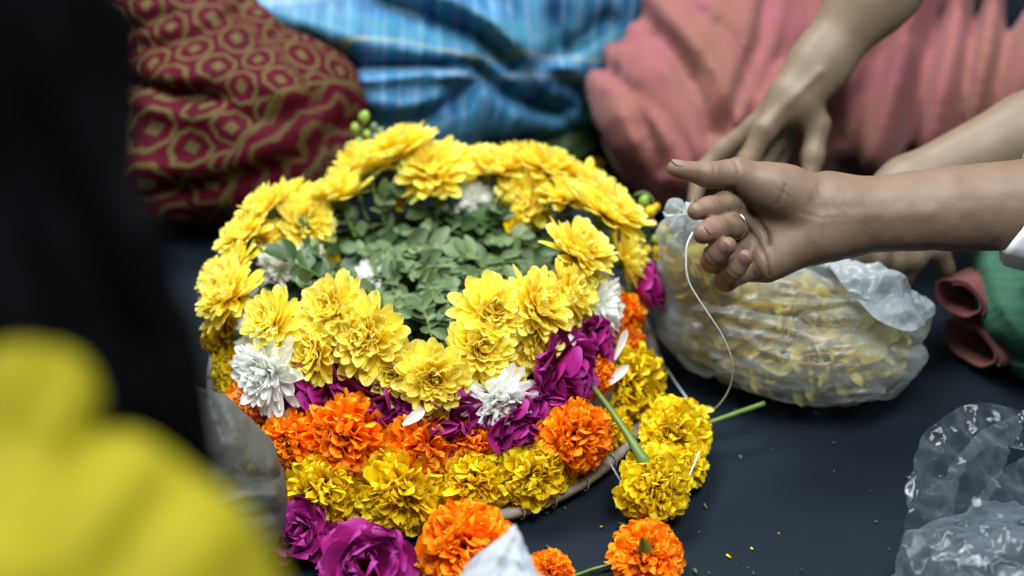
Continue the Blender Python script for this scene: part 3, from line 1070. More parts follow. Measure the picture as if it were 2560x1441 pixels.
# the bed of leaves underneath: uncountable, one mass
bedV, bedF, off = [], [], 0
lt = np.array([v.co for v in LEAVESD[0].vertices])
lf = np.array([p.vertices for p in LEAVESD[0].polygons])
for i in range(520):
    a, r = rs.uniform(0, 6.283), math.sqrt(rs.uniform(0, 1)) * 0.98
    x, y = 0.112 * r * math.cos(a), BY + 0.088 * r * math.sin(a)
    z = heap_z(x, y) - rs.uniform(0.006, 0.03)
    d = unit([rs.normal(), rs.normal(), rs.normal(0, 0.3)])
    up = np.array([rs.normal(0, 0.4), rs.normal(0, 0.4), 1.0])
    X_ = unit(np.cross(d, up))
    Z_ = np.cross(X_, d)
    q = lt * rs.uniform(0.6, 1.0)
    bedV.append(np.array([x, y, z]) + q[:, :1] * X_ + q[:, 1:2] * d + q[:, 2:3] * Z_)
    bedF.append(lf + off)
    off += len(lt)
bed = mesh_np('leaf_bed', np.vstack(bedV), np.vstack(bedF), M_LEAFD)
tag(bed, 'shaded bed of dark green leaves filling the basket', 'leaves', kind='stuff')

for i in range(30):
    a, r = 2.4 * i + rs.uniform(-0.3, 0.3), math.sqrt((i + 0.5) / 30) * 0.93
    x, y = 0.010 + 0.098 * r * math.cos(a), BY - 0.004 + 0.078 * r * math.sin(a)
    b = rs.uniform(0, 6.283)
    d = np.array([math.cos(b), math.sin(b), 0])
    n_ = np.array([-d[1], d[0], 0]) * rs.uniform(-0.012, 0.012)
    ln = rs.uniform(0.035, 0.055)
    p0 = np.array([x, y, heap_z(x, y) + rs.uniform(0.0, 0.010)])
    pts = [p0 - d * ln * 0.5 - np.array([0, 0, 0.008]), p0 + n_ + np.array([0, 0, 0.004]), p0 + d * ln * 0.5 + np.array([0, 0, rs.uniform(-0.004, 0.012)])]
    sprig(pts, rs.randint(11, 15), 900 + i, 'grey green sprig of small oval leaves heaped inside the flower basket', LEAVES, 'leafy sprigs heaped inside the basket', 0.78)
for i, (pp, lab) in enumerate([
        ([(905, 640, .082), (960, 625, .088), (1030, 612, .090)], 'dark green sprig with broad leaves below the topmost chrysanthemum'),
        ([(1110, 590, .090), (1160, 560, .096), (1230, 575, .092)], 'dark green sprig with broad leaves at the back of the heap'),
        ([(760, 640, .080), (740, 690, .078), (700, 720, .078)], 'dark green sprig at the left of the heap beside white petals'),
        ([(830, 690, .078), (880, 700, .080), (950, 735, .080)], 'dark green sprig in front of the white petals'),
        ([(1330, 620, .088), (1370, 600, .088), (1400, 570, .086)], 'dark green sprig beside the right hand chrysanthemums')]):
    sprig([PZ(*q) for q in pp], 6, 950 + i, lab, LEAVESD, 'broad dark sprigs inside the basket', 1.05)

for i in range(12):
    a = math.radians(55 + i * 14.5)
    c_, s_ = math.cos(a), math.sin(a)
    p0 = np.array([0.088 * c_, BY + 0.070 * s_, 0.074])
    p1 = np.array([0.104 * c_ + rs.normal(0, 0.006), BY + 0.084 * s_, 0.096])
    p2 = np.array([0.110 * c_ + rs.normal(0, 0.010), BY + 0.090 * s_, 0.110 + rs.uniform(-0.006, 0.008)])
    sprig([p0, p1, p2], 9, 1000 + i, 'leafy sprig leaning against the inner back of the flower rim', LEAVES if i % 3 else LEAVESD, 'sprigs leaning inside the back of the rim', 0.8)
# bare twig and green stalks lying in the heap
for i, (pp, r_, m_, nm, lab) in enumerate([
        ([(1010, 775, .082), (1080, 765, .084), (1150, 745, .085)], 0.0022, M_TWIG, 'twig', 'brown twig lying across the leaves behind the front chrysanthemums'),
        ([(780, 672, .082), (840, 690, .084), (875, 715, .083)], 0.0017, M_STEM, 'flower_stalk', 'green stalk slanting down at the left of the leaves'),
        ([(640, 655, .092), (680, 690, .086), (770, 695, .082)], 0.0013, M_STEM, 'flower_stalk', 'thin dark stalk curving over white petals at the left'),
        ([(1115, 470, .112), (1135, 520, .098), (1150, 560, .088)], 0.0014, M_STEM, 'flower_stalk', 'yellow green stalk hanging straight down from the back rim')]):
    P3 = [PZ(*q) for q in pp]
    V, F = tube(P3, [r_ * 1.2, r_, r_ * 0.7], 18, 7)
    tag(mesh_np(nm, V, F, m_), lab, 'stalk' if nm != 'twig' else 'twig')

# white flowers and petals lying inside at the left
for i, (px, py, z, dia, lab) in enumerate([
        (705, 668, 0.094, 125, 'white chrysanthemum lying inside the basket at the left end'),
        (765, 640, 0.094, 105, 'white chrysanthemum sunk among leaves left of the heap'),
        (930, 690, 0.083, 96, 'crumpled white chrysanthemum among the leaves near the middle'),
        (1185, 500, 0.100, 110, 'withered pale chrysanthemum hanging inside the back rim')]):
    p = PZ(px, py, z)
    chrysanthemum(p, (0.2 * math.cos(i * 2.0), -0.25, 0.9), rad_px(dia, p), 340 + i, lab, white=True, group='white chrysanthemums inside the basket', shaggy=0.8, stem=False)


def small_yellow(px, py, z, dia, seed, label):
    """a little cup of five to six rounded yellow petals with a green foot"""
    rs_ = np.random.RandomState(seed)
    p = PZ(px, py, z)
    R = rad_px(dia, p)
    fr = frame_of((0.1, -0.35, 0.9))
    root = empty('small_yellow_blossom', p)
    tag(root, label, 'blossom', 'small yellow blossoms')
    for n_, th_ in ((6, 70), (5, 40)):
        phi = np.arange(n_) * 2 * math.pi / n_ + rs_.uniform(0, 6.28)
        Wd, C = petals(fr, p, phi, math.radians(th_) + rs_.normal(0, 0.2, n_), R * rs_.uniform(0.8, 1.1, n_), R * 0.42, -0.4, 0.5, R * 0.05, 0.0, prof_rose, 7, 5, rs_, 0.0, ruf=R * 0.05)
        petals_each('petal', Wd, C, M_YM, root)
    calyx_and_stem(root, p, fr, R, None, 0.001, 0.4, 0.25, 0.0)


small_yellow(1008, 512, 0.098, 62, 31, 'small yellow blossom in the shade inside the back rim')
small_yellow(1290, 580, 0.094, 78, 32, 'small deep yellow blossom among leaves below the drooping chrysanthemum')
small_yellow(1652, 640, 0.085, 60, 33, 'small yellow blossom outside the right rim next to the purple rose')
small_yellow(835, 650, 0.080, 40, 34, 'tiny yellow blossom lying between white petals and leaves')


def loose_petal(px, py, z, L, W, ang, lean, mat, label, name='petal', curl=0.5):
    """a single fallen petal, ang = direction across the photo in degrees, lean = how steeply it rises"""
    rs_ = np.random.RandomState(int(px))
    p = PZ(px, py, z)
    a = math.radians(ang)
    d = unit(np.array([math.cos(a), math.sin(a) * 0.85, math.sin(a) * lean]))
    up = unit(np.array([0.0, -0.5, 0.85]) - d * (np.array([0.0, -0.5, 0.85]) @ d))
    fr = (np.cross(d, up), d, up)
    Wd, C = petals((fr[1], -fr[0], fr[2]), p - d * L / 2, np.array([0.0]), math.radians(90), L, W * 0.68, -curl, 0.5, 0, 0, prof_ray, 9, 7, rs_, 0.0)
    o = mesh_np('fallen_petal', Wd[0].reshape(-1, 3), grid_faces(9, 7), mat, None, {'pc': C[0].reshape(-1, 3)})
    tag(o, label, 'petal', 'fallen petals')


loose_petal(1553, 862, 0.078, 0.027, 0.0044, 62, 0.9, M_WC, 'narrow white petal stuck upright on the orange marigold at the right')
loose_petal(1542, 943, 0.064, 0.026, 0.0052, 40, 0.6, M_WC, 'white petal lying over yellow marigold at the right')
loose_petal(1035, 1046, 0.088, 0.020, 0.0062, 35, 0.4, M_WC, 'pale petal on the front rose below the lowest chrysanthemum')
loose_petal(1436, 858, 0.098, 0.018, 0.0044, -60, 0.5, M_WC, 'white petal hanging between the magenta roses at the right')
loose_petal(1762, 1024, 0.020, 0.017, 0.0040, -25, 0.1, M_YC, 'pale yellow petal on the floor where the thread ends')
loose_petal(1478, 440, 0.004, 0.026, 0.0070, -40, 0.0, M_WC, 'white petal on the floor behind the basket')
loose_petal(1490, 300, 0.03, 0.030, 0.0080, 20, 0.2, M_WC, 'blurred white petal in front of the blue cloth corner')
loose_petal(1032, 630, 0.096, 0.018, 0.0045, 70, 0.4, M_YM, 'single deep yellow petal on the leaves in the middle')


def bud_spray(base, tips, seed, label, mats, r=0.0038, name='bud_spray'):
    rs_ = np.random.RandomState(seed)
    root = empty(name, base)
    tag(root, label, 'buds')
    for i, tp in enumerate(tips):
        mid = (np.asarray(base) + tp) / 2 + rs_.normal(0, 0.003, 3)
        V, F = tube([base, mid, tp], [0.0011, 0.0008, 0.0007], 10, 5)
        st = mesh_np('stalk', V, F, M_STEM, root)
        rr = r * rs_.uniform(0.7, 1.25)
        fr = frame_of(unit(tp - mid) + rs_.normal(0, 0.2, 3))
        V, F = lathe([(0.02 * rr, -1.1 * rr), (0.6 * rr, -0.8 * rr), (0.95 * rr, 0.0), (0.8 * rr, 0.7 * rr), (0.35 * rr, 1.15 * rr), (0.02 * rr, 1.25 * rr)], n=9)
        mesh_np('bud', tp + V[:, :1] * fr[0] + V[:, 1:2] * fr[1] + V[:, 2:3] * fr[2], F, mats[rs_.randint(len(mats))], st)
    return root


b0 = PZ(895, 430, 0.115)
bud_spray(b0, [PZ(910 + dx, 300 + dy, 0.150 - 0.0002 * dy) for dx, dy in ((0, -5), (25, 20), (-22, 22), (8, 38), (30, 55), (-14, 60), (14, 80), (-30, 85), (35, 95), (-5, 105), (-38, 70), (40, 30))],
          61, 'spray of green buds standing above the back left rim against the blue cloth', [M_BUD, M_BUD, M_LEAF], 0.0046)
b0 = PZ(1610, 600, 0.070)
bud_spray(b0, [PZ(x, y, z) for x, y, z in ((1610, 505, .11), (1640, 520, .105), (1600, 545, .105), (1630, 560, .10), (1660, 575, .095), (1675, 600, .09), (1640, 600, .09), (1670, 635, .08), (1615, 625, .085), (1690, 655, .07), (1625, 530, .108))],
          62, 'drooping spray of green and yellow buds outside the right rim', [M_BUD, M_BUD, M_BUDY, M_BUDP], 0.0052)
pts = [PZ(1583, 500, .105), PZ(1590, 487, .112), PZ(1612, 482, .114), PZ(1632, 500, .11), PZ(1636, 530, .10)]
V, F = tube(pts, [0.0012, 0.0011, 0.0009], 20, 6)
tag(mesh_np('curled_tendril', V, F, M_STEM), 'thin green tendril arching over the bud spray at the right rim', 'tendril')
# greens on the floor
sprig([PZ(1500, 330, .02), PZ(1450, 365, .025), PZ(1400, 390, .02)], 8, 981, 'dark leafy sprig on the floor between the blue and pink cloths', LEAVESD, None, 1.3)
sprig([PZ(1440, 300, .02), PZ(1470, 340, .03), PZ(1500, 380, .02)], 6, 982, 'second leafy sprig crossing under the one between blue and pink cloths', LEAVESD, None, 1.2)
small_yellow(1487, 415, 0.012, 44, 35, 'tiny pale yellow blossom on the dark floor behind the rim')
sprig([PZ(1640, 1262, .012), PZ(1600, 1295, .008), PZ(1562, 1325, .005)], 7, 983, 'small dark weed lying under the end of the yellow tail', LEAVESD, None, 0.32, 0.0008)
sprig([PZ(528, 700, .09), PZ(540, 670, .10), PZ(560, 650, .11)], 5, 984, 'few small leaves sticking out left of the rim', LEAVES, None, 0.7)


# ------------------------------------------------------------------ thread
def thread(pts, r, label):
    V, F = tube(pts, [r, r], 60, 6)
    tag(mesh_np('thread', V, F, M_THREAD), label, 'thread')


thread([PD(1790, 548, 1.072), PD(1752, 560, 1.052), PD(1722, 600, 1.043), PD(1715, 645, 1.045), PD(1722, 705, 1.05), PD(1762, 772, 1.06), PD(1805, 838, 1.075), PD(1830, 905, 1.095), PD(1826, 965, 1.12), PD(1800, 1010, 1.155), PZ(1770, 1032, .012), PZ(1735, 1040, .022)],
       0.00062, 'long white thread hanging from the open hand down to the yellow tail')
thread([PZ(1640, 890, .04), PZ(1668, 925, .016), PZ(1695, 965, .010), PZ(1722, 1002, .018)], 0.0006, 'short white thread taut over the dark floor above the tail')
thread([PZ(1512, 1135, .030), PZ(1532, 1170, .020), PZ(1552, 1205, .022)], 0.0006, 'short white thread between the tray rim and the last yellow marigold')
thread([PZ(1748, 1130, .045), PZ(1736, 1160, .046), PZ(1724, 1188, .044)], 0.0006, 'tiny white thread end lying on the yellow tail marigolds')

# ------------------------------------------------------------------ people: skin
M_SKIN = skin_mat('tan_skin', (0.172, 0.112, 0.075), (0.175, 0.082, 0.062))
M_SKINB = skin_mat('light_tan_skin', (0.172, 0.122, 0.082), (0.15, 0.09, 0.06))


class Local:
    """a rigid frame with its own metric scale, for sketching an arm joint by joint"""

    def __init__(self, px, py, depth):
        self.o = PD(px, py, depth)
        self.px, self.py, self.s = px, py, depth / FPX

    def __call__(self, px, py, dc=0.0):
        return np.array([(px - self.px) * self.s, -(py - self.py) * self.s, dc])

    def world(self, V):
        return self.o + V[:, :1] * RGT + V[:, 1:2] * UPV + V[:, 2:3] * FWD

    def local(self, P):
        d = P - self.o
        return np.stack([d @ RGT, d @ UPV, d @ FWD], 1)


def seg2(P, pts):
    """distance in the frame's face plane to a polyline"""
    d = None
    for a, b in zip(pts[:-1], pts[1:]):
        a2, b2 = a[:2], b[:2]
        ba = b2 - a2
        h = np.clip((P[:, :2] - a2) @ ba / (ba @ ba + 1e-12), 0, 1)
        e = np.linalg.norm(P[:, :2] - a2 - h[:, None] * ba, axis=1)
        d = e if d is None else np.minimum(d, e)
    return d


def ring_crease(P, j, direction, r, w=0.0010, depth=0.0007):
    u = unit(direction)
    q = P - j
    al = q @ u
    rad = np.linalg.norm(q - al[:, None] * u, axis=1)
    return depth * np.exp(-(al / w) ** 2) * np.exp(-np.clip(rad - r * 1.25, 0, None) / 0.002)


def nail(parent, fr, tip, back, face, r, L, W, mat):
    """curved nail plate on a fingertip; back = towards the knuckle, face = outward side of the nail"""
    y = unit(tip - back)
    z = unit(face - y * (np.dot(face, y)))
    x = np.cross(y, z)
    u = np.linspace(-1, 1, 7)
    v = np.linspace(0, 1, 7)
    V = []
    for vv in v:
        for uu in u:
            ww = W * math.sqrt(max(0.0, 1 - (max(0, abs(vv - 0.5) - 0.22) / 0.30) ** 2)) if True else W
            a = uu * ww / r
            rr = r + 0.0006 - 0.0009 * (vv * 1.0) ** 3 - 0.0007 * (1 - vv) ** 3
            V.append(tip + y * ((vv - 0.55) * L) + x * (math.sin(a) * rr) + z * (math.cos(a) * rr))
    mesh_np('nail', fr.world(np.array(V)), grid_faces(7, 7), mat, parent)


# ---- the open hand reaching in from the right
H = Local(1850, 560, 1.10)
wr1, wr2 = H(2045, 497, 0.0), H(2045, 588, 0.0)
mcp = {'i': H(1868, 508, 0.006), 'm': H(1862, 560, 0.008), 'r': H(1868, 612, 0.006), 'l': H(1885, 664, 0.003)}
fing = {
    'i': ([mcp['i'], H(1805, 514, -0.020), H(1757, 526, -0.034), H(1724, 535, -0.041)], [0.0115, 0.0090, 0.0082, 0.0068]),
    'm': ([mcp['m'], H(1808, 571, -0.028), H(1765, 581, -0.046), H(1735, 592, -0.056)], [0.0118, 0.0094, 0.0090, 0.0078]),
    'r': ([mcp['r'], H(1772, 652, -0.026), H(1768, 642, -0.046), H(1792, 620, -0.054)], [0.0112, 0.0092, 0.0084, 0.0070]),
    'l': ([mcp['l'], H(1806, 700, -0.020), H(1818, 675, -0.037), H(1840, 648, -0.043)], [0.0102, 0.0084, 0.0076, 0.0062]),
}
thumb = ([H(1985, 505, -0.006), H(1836, 441, -0.016), H(1758, 444, -0.026), H(1677, 432, -0.034)], [0.0205, 0.0122, 0.0098, 0.0068])
palm_lines = [
    ([H(1815, 478), H(1850, 508), H(1890, 548), H(1912, 585), H(1914, 612)], 0.0016, 0.0020),
    ([H(1822, 545), H(1858, 565), H(1888, 600), H(1905, 650), H(1915, 690)], 0.0012, 0.0013),
    ([H(1838, 600), H(1862, 640), H(1880, 690)], 0.0012, 0.0010),
    ([H(1946, 470), H(1940, 490), H(1925, 515)], 0.0010, 0.0006),
    ([H(1985, 536), H(2040, 552), H(2090, 548)], 0.0012, 0.00035),
    ([H(2060, 520), H(2095, 545), H(2160, 575)], 0.0013, 0.00022),
    ([H(2030, 470), H(2046, 530), H(2040, 600)], 0.0014, 0.00035),
    ([H(1900, 450), H(1925, 480), H(1960, 500)], 0.0008, 0.0003),
    ([H(1870, 640), H(1900, 705)], 0.0010, 0.0007)]


def hand_sdf(P):
    Q = P * np.array([1, 1, 1.25])      # the wrist and forearm are wider than they are thick
    f1 = cone(Q, H(2760, 505, 0.0), H(2380, 522, 0.0), 0.0405, 0.0325)
    f2 = cone(Q, H(2380, 522, 0.0), H(2100, 542, 0.0), 0.0325, 0.0280)
    d = smin(f1, f2, 0.004)
    w = smin(cone(P, wr1, wr2, 0.0185, 0.0175), cone(P, H(2110, 520, 0.0), H(2110, 566, 0.0), 0.020, 0.020), 0.02)
    d = smin(d, w, 0.016)
    palm = None
    for k in 'imrl':
        src = wr1 * {'i': 0.8, 'm': 0.55, 'r': 0.3, 'l': 0.05}[k] + wr2 * {'i': 0.2, 'm': 0.45, 'r': 0.7, 'l': 0.95}[k]
        c = cone(P, src, mcp[k], 0.0165, fing[k][1][0])
        palm = c if palm is None else smin(palm, c, 0.012)
    hyp = cone(P, H(2015, 598, -0.004), H(1915, 660, -0.004), 0.0195, 0.0150)
    palm = smin(palm, hyp, 0.010)
    d = smin(d, palm, 0.012)
    th = cone(P, thumb[0][0], thumb[0][1], thumb[1][0], thumb[1][1])
    th = smin(th, chain(P, thumb[0][1:], thumb[1][1:], 0.004), 0.006)
    d = smin(d, th, 0.007)
    # heel of the hand and ball of the thumb swell towards the viewer
    d = smin(d, oball(P, H(1935, 468, -0.010), np.array([1., 0, 0]), np.array([0, 1., 0]), np.array([0, 0, 1.]), (0.027, 0.0165, 0.0150)), 0.012)
    for k in 'imrl':
        f = chain(P, *fing[k], 0.005)
        d = np.where(P[:, 0] > fing[k][0][0][0] - 0.012, smin(d, f, 0.0045), smin(d, f, 0.0016))
        pts, rad = fing[k]
        d = d + ring_crease(P, pts[1], pts[2] - pts[1], rad[1]) + ring_crease(P, pts[2], pts[3] - pts[2], rad[2])
    d = d + ring_crease(P, thumb[0][2], thumb[0][3] - thumb[0][2], thumb[1][2]) + ring_crease(P, thumb[0][1] + (thumb[0][2] - thumb[0][1]) * 0.25, thumb[0][2] - thumb[0][1], 0.0115, 0.0014, 0.0009)
    front = np.clip((0.004 - P[:, 2]) / 0.008, 0, 1)
    for pl, w_, dp in palm_lines:
        d = d + dp * np.exp(-(seg2(P, pl) / w_) ** 2) * front
    # tendons of the wrist
    d = d - 0.0008 * np.exp(-(seg2(P, [H(1990, 548), H(2120, 545), H(2300, 540)]) / 0.006) ** 2) * front
    m_ = np.abs(d) < 0.006
    d = d.copy()
    d[m_] += 0.00035 * value_noise(P[m_] * 120.0, 3) + 0.0005 * value_noise(P[m_] * 45.0, 4)
    return d


def attr_for(V, tips, lines, tr=0.011):
    red = np.zeros(len(V))
    for t in tips:
        red = np.maximum(red, np.exp(-(np.linalg.norm(V - t, axis=1) / tr) ** 2))
    dk = np.zeros(len(V))
    for pl, w_, dp in lines:
        if dp > 0:
            dk = np.maximum(dk, np.exp(-(seg2(V, pl) / (w_ * 1.3)) ** 2) * np.clip((0.002 - V[:, 2]) / 0.006, 0, 1) * min(1.0, dp / 0.0014))
    return {'pc': np.stack([red, dk, 0 * red], 1)}


pA = empty('person', PD(2900, 500, 1.2) * np.array([1, 1, 0]))
tag(pA, 'person with white sleeve reaching in from the right with open palm', 'person')
V, F = implicit(hand_sdf, H(1640, 760, 0)[0:3] * np.array([1, 1, 0]) + np.array([0, 0, -0.075]), H(2790, 340, 0) * np.array([1, 1, 0]) + np.array([0, 0.02, 0.045]), 0.0013)
mesh_np('arm', H.world(V), F, M_SKIN, pA, attr_for(V, [fing[k][0][-1] for k in 'imrl'] + [thumb[0][-1] + np.array([0.002, 0, 0])], palm_lines))
nail(pA, H, thumb[0][3], thumb[0][2], np.array([0.0, 0.8, -0.45]), thumb[1][3], 0.0125, 0.0052, M_NAIL)
nail(pA, H, fing['m'][0][3], fing['m'][0][2], np.array([-0.35, 0.1, -1.0]), fing['m'][1][3], 0.010, 0.0050, M_NAILR)
nail(pA, H, fing['r'][0][3], fing['r'][0][2], np.array([-0.35, 0.1, -1.0]), fing['r'][1][3], 0.0105, 0.0048, M_NAILR)
nail(pA, H, fing['l'][0][3], fing['l'][0][2], np.array([-0.35, 0.1, -1.0]), fing['l'][1][3], 0.0095, 0.0042, M_NAILR)
# finger ring on the middle finger
ra, rb = fing['m'][0][0], fing['m'][0][1]
u_ = unit(rb - ra)
cx_ = ra + (rb - ra) * 0.72
e1_ = unit(np.cross(u_, [0, 0, 1.0]))
e2_ = np.cross(u_, e1_)
V = []
for i in range(40):
    a = 2 * math.pi * i / 40
    rad_ = math.cos(a) * e1_ + math.sin(a) * e2_
    for k in range(6):
        b = 2 * math.pi * k / 6
        V.append(cx_ + rad_ * (0.0104 + 0.0008 * math.cos(b)) + u_ * 0.0011 * math.sin(b))
fr_ring = mesh_np('finger_ring', H.world(np.array(V)), grid_faces(40, 6, wrap_u=True, wrap_v=True), M_METAL)
tag(fr_ring, 'thin silver ring on the middle finger of the open hand', 'ring')

M_WHITECLOTH = plain_mat('white_cotton', (0.72, 0.74, 0.75), 0.8, 0.1, 0.08, 40.0, trans=0.15)
SL = []
for (px, py, r0, r1) in ((2532, 512, 0.0, 0.0412), (2545, 512, 0.0, 0.0460), (2600, 510, 0.0, 0.0520), (2700, 508, 0, 0.0560), (2850, 500, 0, 0.060)):
    c = H(px, py, 0.0)
    for k in range(40):
        a = 2 * math.pi * k / 40
        w_ = 1 + 0.05 * math.sin(5 * a + px * 0.01) + 0.03 * math.sin(9 * a)
        SL.append(c + np.array([0.004 * math.sin(3 * a) + 0.010 * math.cos(a), r1 * w_ * math.cos(a), 0.85 * r1 * w_ * math.sin(a)]))
o = mesh_np('sleeve', H.world(np.array(SL)), grid_faces(5, 40, wrap_v=True), M_WHITECLOTH, pA)
sm = o.modifiers.new('thick', 'SOLIDIFY')
sm.thickness = 0.0015

# ---- the hand of the person in pink reaching down behind
B = Local(1970, 254, 1.27)


def bhand_sdf(P):
    Q = P * np.array([1, 1, 1.2])
    d = smin(cone(Q, B(2330, -190), B(2190, -30), 0.038, 0.0335), cone(Q, B(2190, -30), B(2050, 160), 0.0335, 0.0235), 0.03)
    d = smin(d, cone(Q, B(2050, 160), B(1985, 245, -0.004), 0.0235, 0.0245), 0.02)
    k = 0.008
    d = smin(d, chain(P, [B(1975, 240, 0.0), B(1890, 318, 0.008), B(1812, 372, 0.020), B(1757, 430, 0.020), B(1742, 500, 0.016)], [0.0145, 0.0102, 0.0090, 0.0080, 0.0066], 0.006), k)
    d = smin(d, chain(P, [B(1970, 250, -0.006), B(1905, 330, -0.010), B(1866, 405, -0.006), B(1850, 470, 0.0)], [0.0145, 0.0104, 0.0092, 0.0078], 0.006), k)
    d = smin(d, chain(P, [B(2000, 262, 0.004), B(2042, 312, 0.0), B(2030, 390, -0.004), B(2020, 450, -0.006)], [0.0150, 0.0114, 0.0098, 0.0078], 0.006), 0.010)
    d = smin(d, chain(P, [B(1985, 255, 0.012), B(1945, 345, 0.022), B(1915, 420, 0.024), B(1905, 480, 0.02)], [0.014, 0.0112, 0.0098, 0.008], 0.006), k)
    d = smin(d, chain(P, [B(1990, 260, 0.022), B(1975, 350, 0.036), B(1950, 430, 0.036)], [0.013, 0.010, 0.0085], 0.006), k)
    # knuckles and tendons
    for a, b in ((B(2030, 190), B(1905, 325)), (B(2040, 190), B(1890, 315))):
        d = d - 0.0012 * np.exp(-(seg2(P, [a, b]) / 0.004) ** 2)
    return d


pB = empty('person', PZ(2050, -200, 0.0))
tag(pB, 'person in pink saree reaching one hand down beside the petal bag', 'person')
V, F = implicit(bhand_sdf, np.array([-0.10, -0.11, -0.07]), np.array([0.17, 0.20, 0.07]), 0.0022)
mesh_np('arm', B.world(V), F, M_SKINB, pB, {'pc': np.zeros((len(V), 3))})

# ---- forearm and hand behind the front arm
C2 = Local(2200, 560, 1.22)


def chand_sdf(P):
    Q = P * np.array([1, 1, 1.2])
    d = smin(cone(Q, C2(2900, 170), C2(2560, 335), 0.042, 0.0330), cone(Q, C2(2560, 335), C2(2270, 470), 0.0330, 0.0255), 0.008)
    d = smin(d, cone(Q, C2(2270, 470), C2(2190, 540), 0.0255, 0.027), 0.012)
    for i, (x0, y0, x1, y1, x2, y2, c) in enumerate(((2165, 570, 2135, 635, 2125, 690, -0.012), (2200, 580, 2180, 650, 2160, 705, -0.008),
                                                     (2235, 585, 2235, 655, 2210, 712, 0.0), (2265, 575, 2285, 645, 2270, 700, 0.006), (2290, 540, 2345, 620, 2380, 672, 0.012))):
        d = smin(d, chain(P, [C2(x0, y0, c), C2(x1, y1, c - 0.004), C2(x2, y2, c + 0.004)], [0.0145, 0.0110, 0.0080], 0.006), 0.006)
    return d


pC = empty('person', PZ(2900, 500, 0.0))
tag(pC, 'person in green at the right edge, forearm crossing behind the open hand', 'person')
V, F = implicit(chand_sdf, np.array([-0.06, -0.075, -0.06]), np.array([0.25, 0.16, 0.06]), 0.0024)
mesh_np('arm', C2.world(V), F, M_SKINB, pC, {'pc': np.zeros((len(V), 3))})


# ------------------------------------------------------------------ people: clothes
def to_px(P):
    d = P - CAM
    z = d @ FWD
    return np.stack([1280 + FPX * (d @ RGT) / z, 720.5 - FPX * (d @ UPV) / z], 1)


def fold_field(P, folds):
    q = to_px(P)
    out = np.zeros(len(P))
    for pts, w, amp in folds:
        pts = catmull(np.array(pts, float), 10)
        d = None
        for a, b in zip(pts[:-1], pts[1:]):
            ba = b - a
            h = np.clip((q - a) @ ba / (ba @ ba + 1e-9), 0, 1)
            e = np.linalg.norm(q - a - h[:, None] * ba, axis=1)
            d = e if d is None else np.minimum(d, e)
        out += amp * np.exp(-(d / w) ** 2)
    return out


def drape(base, folds, seed, rough=0.004, scale=14.0, floor_clip=0.003, crease=0.0, cdir=None, cscale=16.0):
    def fn(P):
        d = base(P)
        near = np.abs(d) < 0.12
        if near.any():
            Pn = P[near]
            v = fold_field(Pn, folds)
            v = v + rough * value_noise(Pn * scale, seed) + rough * 0.5 * value_noise(Pn * scale * 2.3, seed + 1)
            if crease:      # long soft wrinkles pulled along one direction, with sharp valleys
                c_ = unit(cdir)
                al = Pn @ c_
                q = (Pn - al[:, None] * c_) + 0.28 * al[:, None] * c_
                n1 = value_noise(q * cscale, seed + 5)
                n2 = value_noise(q * cscale * 2.1, seed + 6)
                v = v - crease * (0.6 - np.abs(n1)).clip(0, 1) ** 2 * 1.5 - crease * 0.4 * (0.6 - np.abs(n2)).clip(0, 1) ** 2
            d = d.copy()
            d[near] -= v
        return np.maximum(d, floor_clip - P[:, 2])
    return fn


def cyl_uv(V, a, b, R):
    a = np.asarray(a)
    u = unit(np.asarray(b) - a)
    e1 = unit(np.cross(u, [0, 0, 1.0]))
    e2 = np.cross(u, e1)
    q = V - a
    return {'uvw': np.stack([q @ u, R * np.arctan2(q @ e1, q @ e2), np.zeros(len(V))], 1)}


def uv_nodes(nt, rot=0.0, distort=0.0):
    at = N(nt, 'ShaderNodeAttribute', attribute_name='uvw')
    mp = N(nt, 'ShaderNodeMapping')
    nt.links.new(at.outputs['Vector'], mp.inputs[0])
    mp.inputs['Rotation'].default_value = (0, 0, rot)
    vec = mp.outputs[0]
    if distort:
        nz = N(nt, 'ShaderNodeTexNoise')
        nz.inputs['Scale'].default_value = 7.0
        nt.links.new(at.outputs['Vector'], nz.inputs['Vector'])
        sb = N(nt, 'ShaderNodeVectorMath', operation='SUBTRACT')
        nt.links.new(nz.outputs['Color'], sb.inputs[0])
        sb.inputs[1].default_value = (0.5, 0.5, 0.5)
        sc = N(nt, 'ShaderNodeVectorMath', operation='SCALE')
        nt.links.new(sb.outputs[0], sc.inputs[0])
        sc.inputs['Scale'].default_value = distort
        ad = N(nt, 'ShaderNodeVectorMath', operation='ADD')
        nt.links.new(vec, ad.inputs[0])
        nt.links.new(sc.outputs[0], ad.inputs[1])
        vec = ad.outputs[0]
    sp = N(nt, 'ShaderNodeSeparateXYZ')
    nt.links.new(vec, sp.inputs[0])
    return sp.outputs[0], sp.outputs[1], vec


